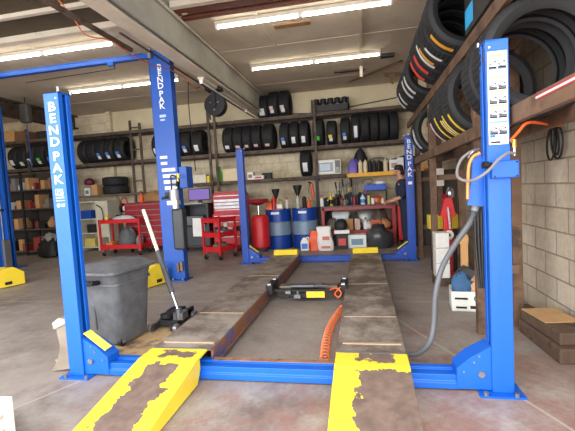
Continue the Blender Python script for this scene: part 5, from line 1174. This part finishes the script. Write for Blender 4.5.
for n_ in 'nf':
    for k, r in (('hip', .108), ('knee', .084), ('ank', .07), ('sh', .08), ('el', .062)): C_[k+n_] = (J[k+n_][0], r, r)
    a = V(J['el'+n_][0]); b_ = V(J['wr'+n_][0]); C_['cuff'+n_] = (a.lerp(b_, .35), .056, .056)
    EC += [('pelvis', 'hip'+n_), ('hip'+n_, 'knee'+n_), ('knee'+n_, 'ank'+n_), ('neck0', 'sh'+n_), ('sh'+n_, 'el'+n_), ('el'+n_, 'cuff'+n_)]
skin('coveralls', C_, EC, NAVY, ps)
MB().lathe([(.088, .0), (.092, .03), (.085, .075), (.05, .1), (0, .105)], (-.11, 0, 1.585), n=20).build('cap', mat((28, 28, 32), .7), ps, smooth=True)
MB().prism([(-.17, -.06), (-.25, -.045), (-.275, 0), (-.25, .045), (-.17, .06)], 'Z', 1.583, 1.593).build('cap_peak', mat((28, 28, 32), .7), ps, bevel=.003)
MB().blob((-.065, 0, 1.53), .075, .078, .075, 12).build('hair', mat((40, 30, 26), .8), ps, smooth=True)
f = MB().blob((-.19, 0, 1.515), .018, .013, .022, 8).build('nose', SKIN, ps, smooth=True)
q = MB()
for s in (-1, 1): q.blob((-.172, s*.03, 1.545), .008, .012, .007, 8)
q.build('eye', INK, ps, smooth=True)
MB().box(-.182, -.172, -.024, .024, 1.476, 1.482).build('mouth', mat((140, 80, 76), .6), ps)
for s in (-1, 1): MB().blob((-.1, s*.078, 1.53), .018, .01, .028, 8).build('ear', SKIN, ps, smooth=True)
for s in (-1, 1):
    MB().blob((-.06, s*.105, .06), .14, .055, .06, 12, flat=-.95).build('boot', mat((34, 30, 28), .6), ps, smooth=True)
chest('tool_cabinet', 'small red tool cabinet beside the person in navy', 2.93, 3.5, 6.15, 6.6, .1, .84, RED, [1, 1, 1.5, 2], wheels=True)

# ================================================================== light, camera
w = bpy.data.worlds.new('World'); bpy.context.scene.world = w; w.use_nodes = True
nt = w.node_tree; bg = nt.nodes['Background']
bg.inputs[0].default_value = (.98, .985, 1.0, 1); bg.inputs[1].default_value = 7.0
for nm, x0, x1, y, z0, z1 in (('door_portal', -5.2, 3.75, YF-.1, 0.02, 3.45),):
    l = bpy.data.lights.new(nm, 'AREA'); l.shape = 'RECTANGLE'; l.size = x1-x0; l.size_y = z1-z0; l.cycles.is_portal = True
    o = bpy.data.objects.new(nm, l); COL.objects.link(o); o.location = ((x0+x1)/2, y, (z0+z1)/2); o.rotation_euler = (PI/2, 0, 0)
sc = bpy.context.scene
cam = bpy.data.cameras.new('camera'); co = bpy.data.objects.new('camera', cam); COL.objects.link(co); sc.camera = co
cam.sensor_width = 36; cam.lens = FPX/575*36; cam.clip_start = .05
M = Matrix((RT, UP, -FW)).transposed().to_4x4(); M.translation = CAM; co.matrix_world = M
sc.view_settings.view_transform = 'Standard'; sc.view_settings.look = 'None'; sc.view_settings.gamma = 1; sc.view_settings.use_curve_mapping = False
sc.view_settings.exposure = 0.12
sc.cycles.max_bounces = 8; sc.cycles.diffuse_bounces = 5; sc.cycles.sample_clamp_indirect = 6
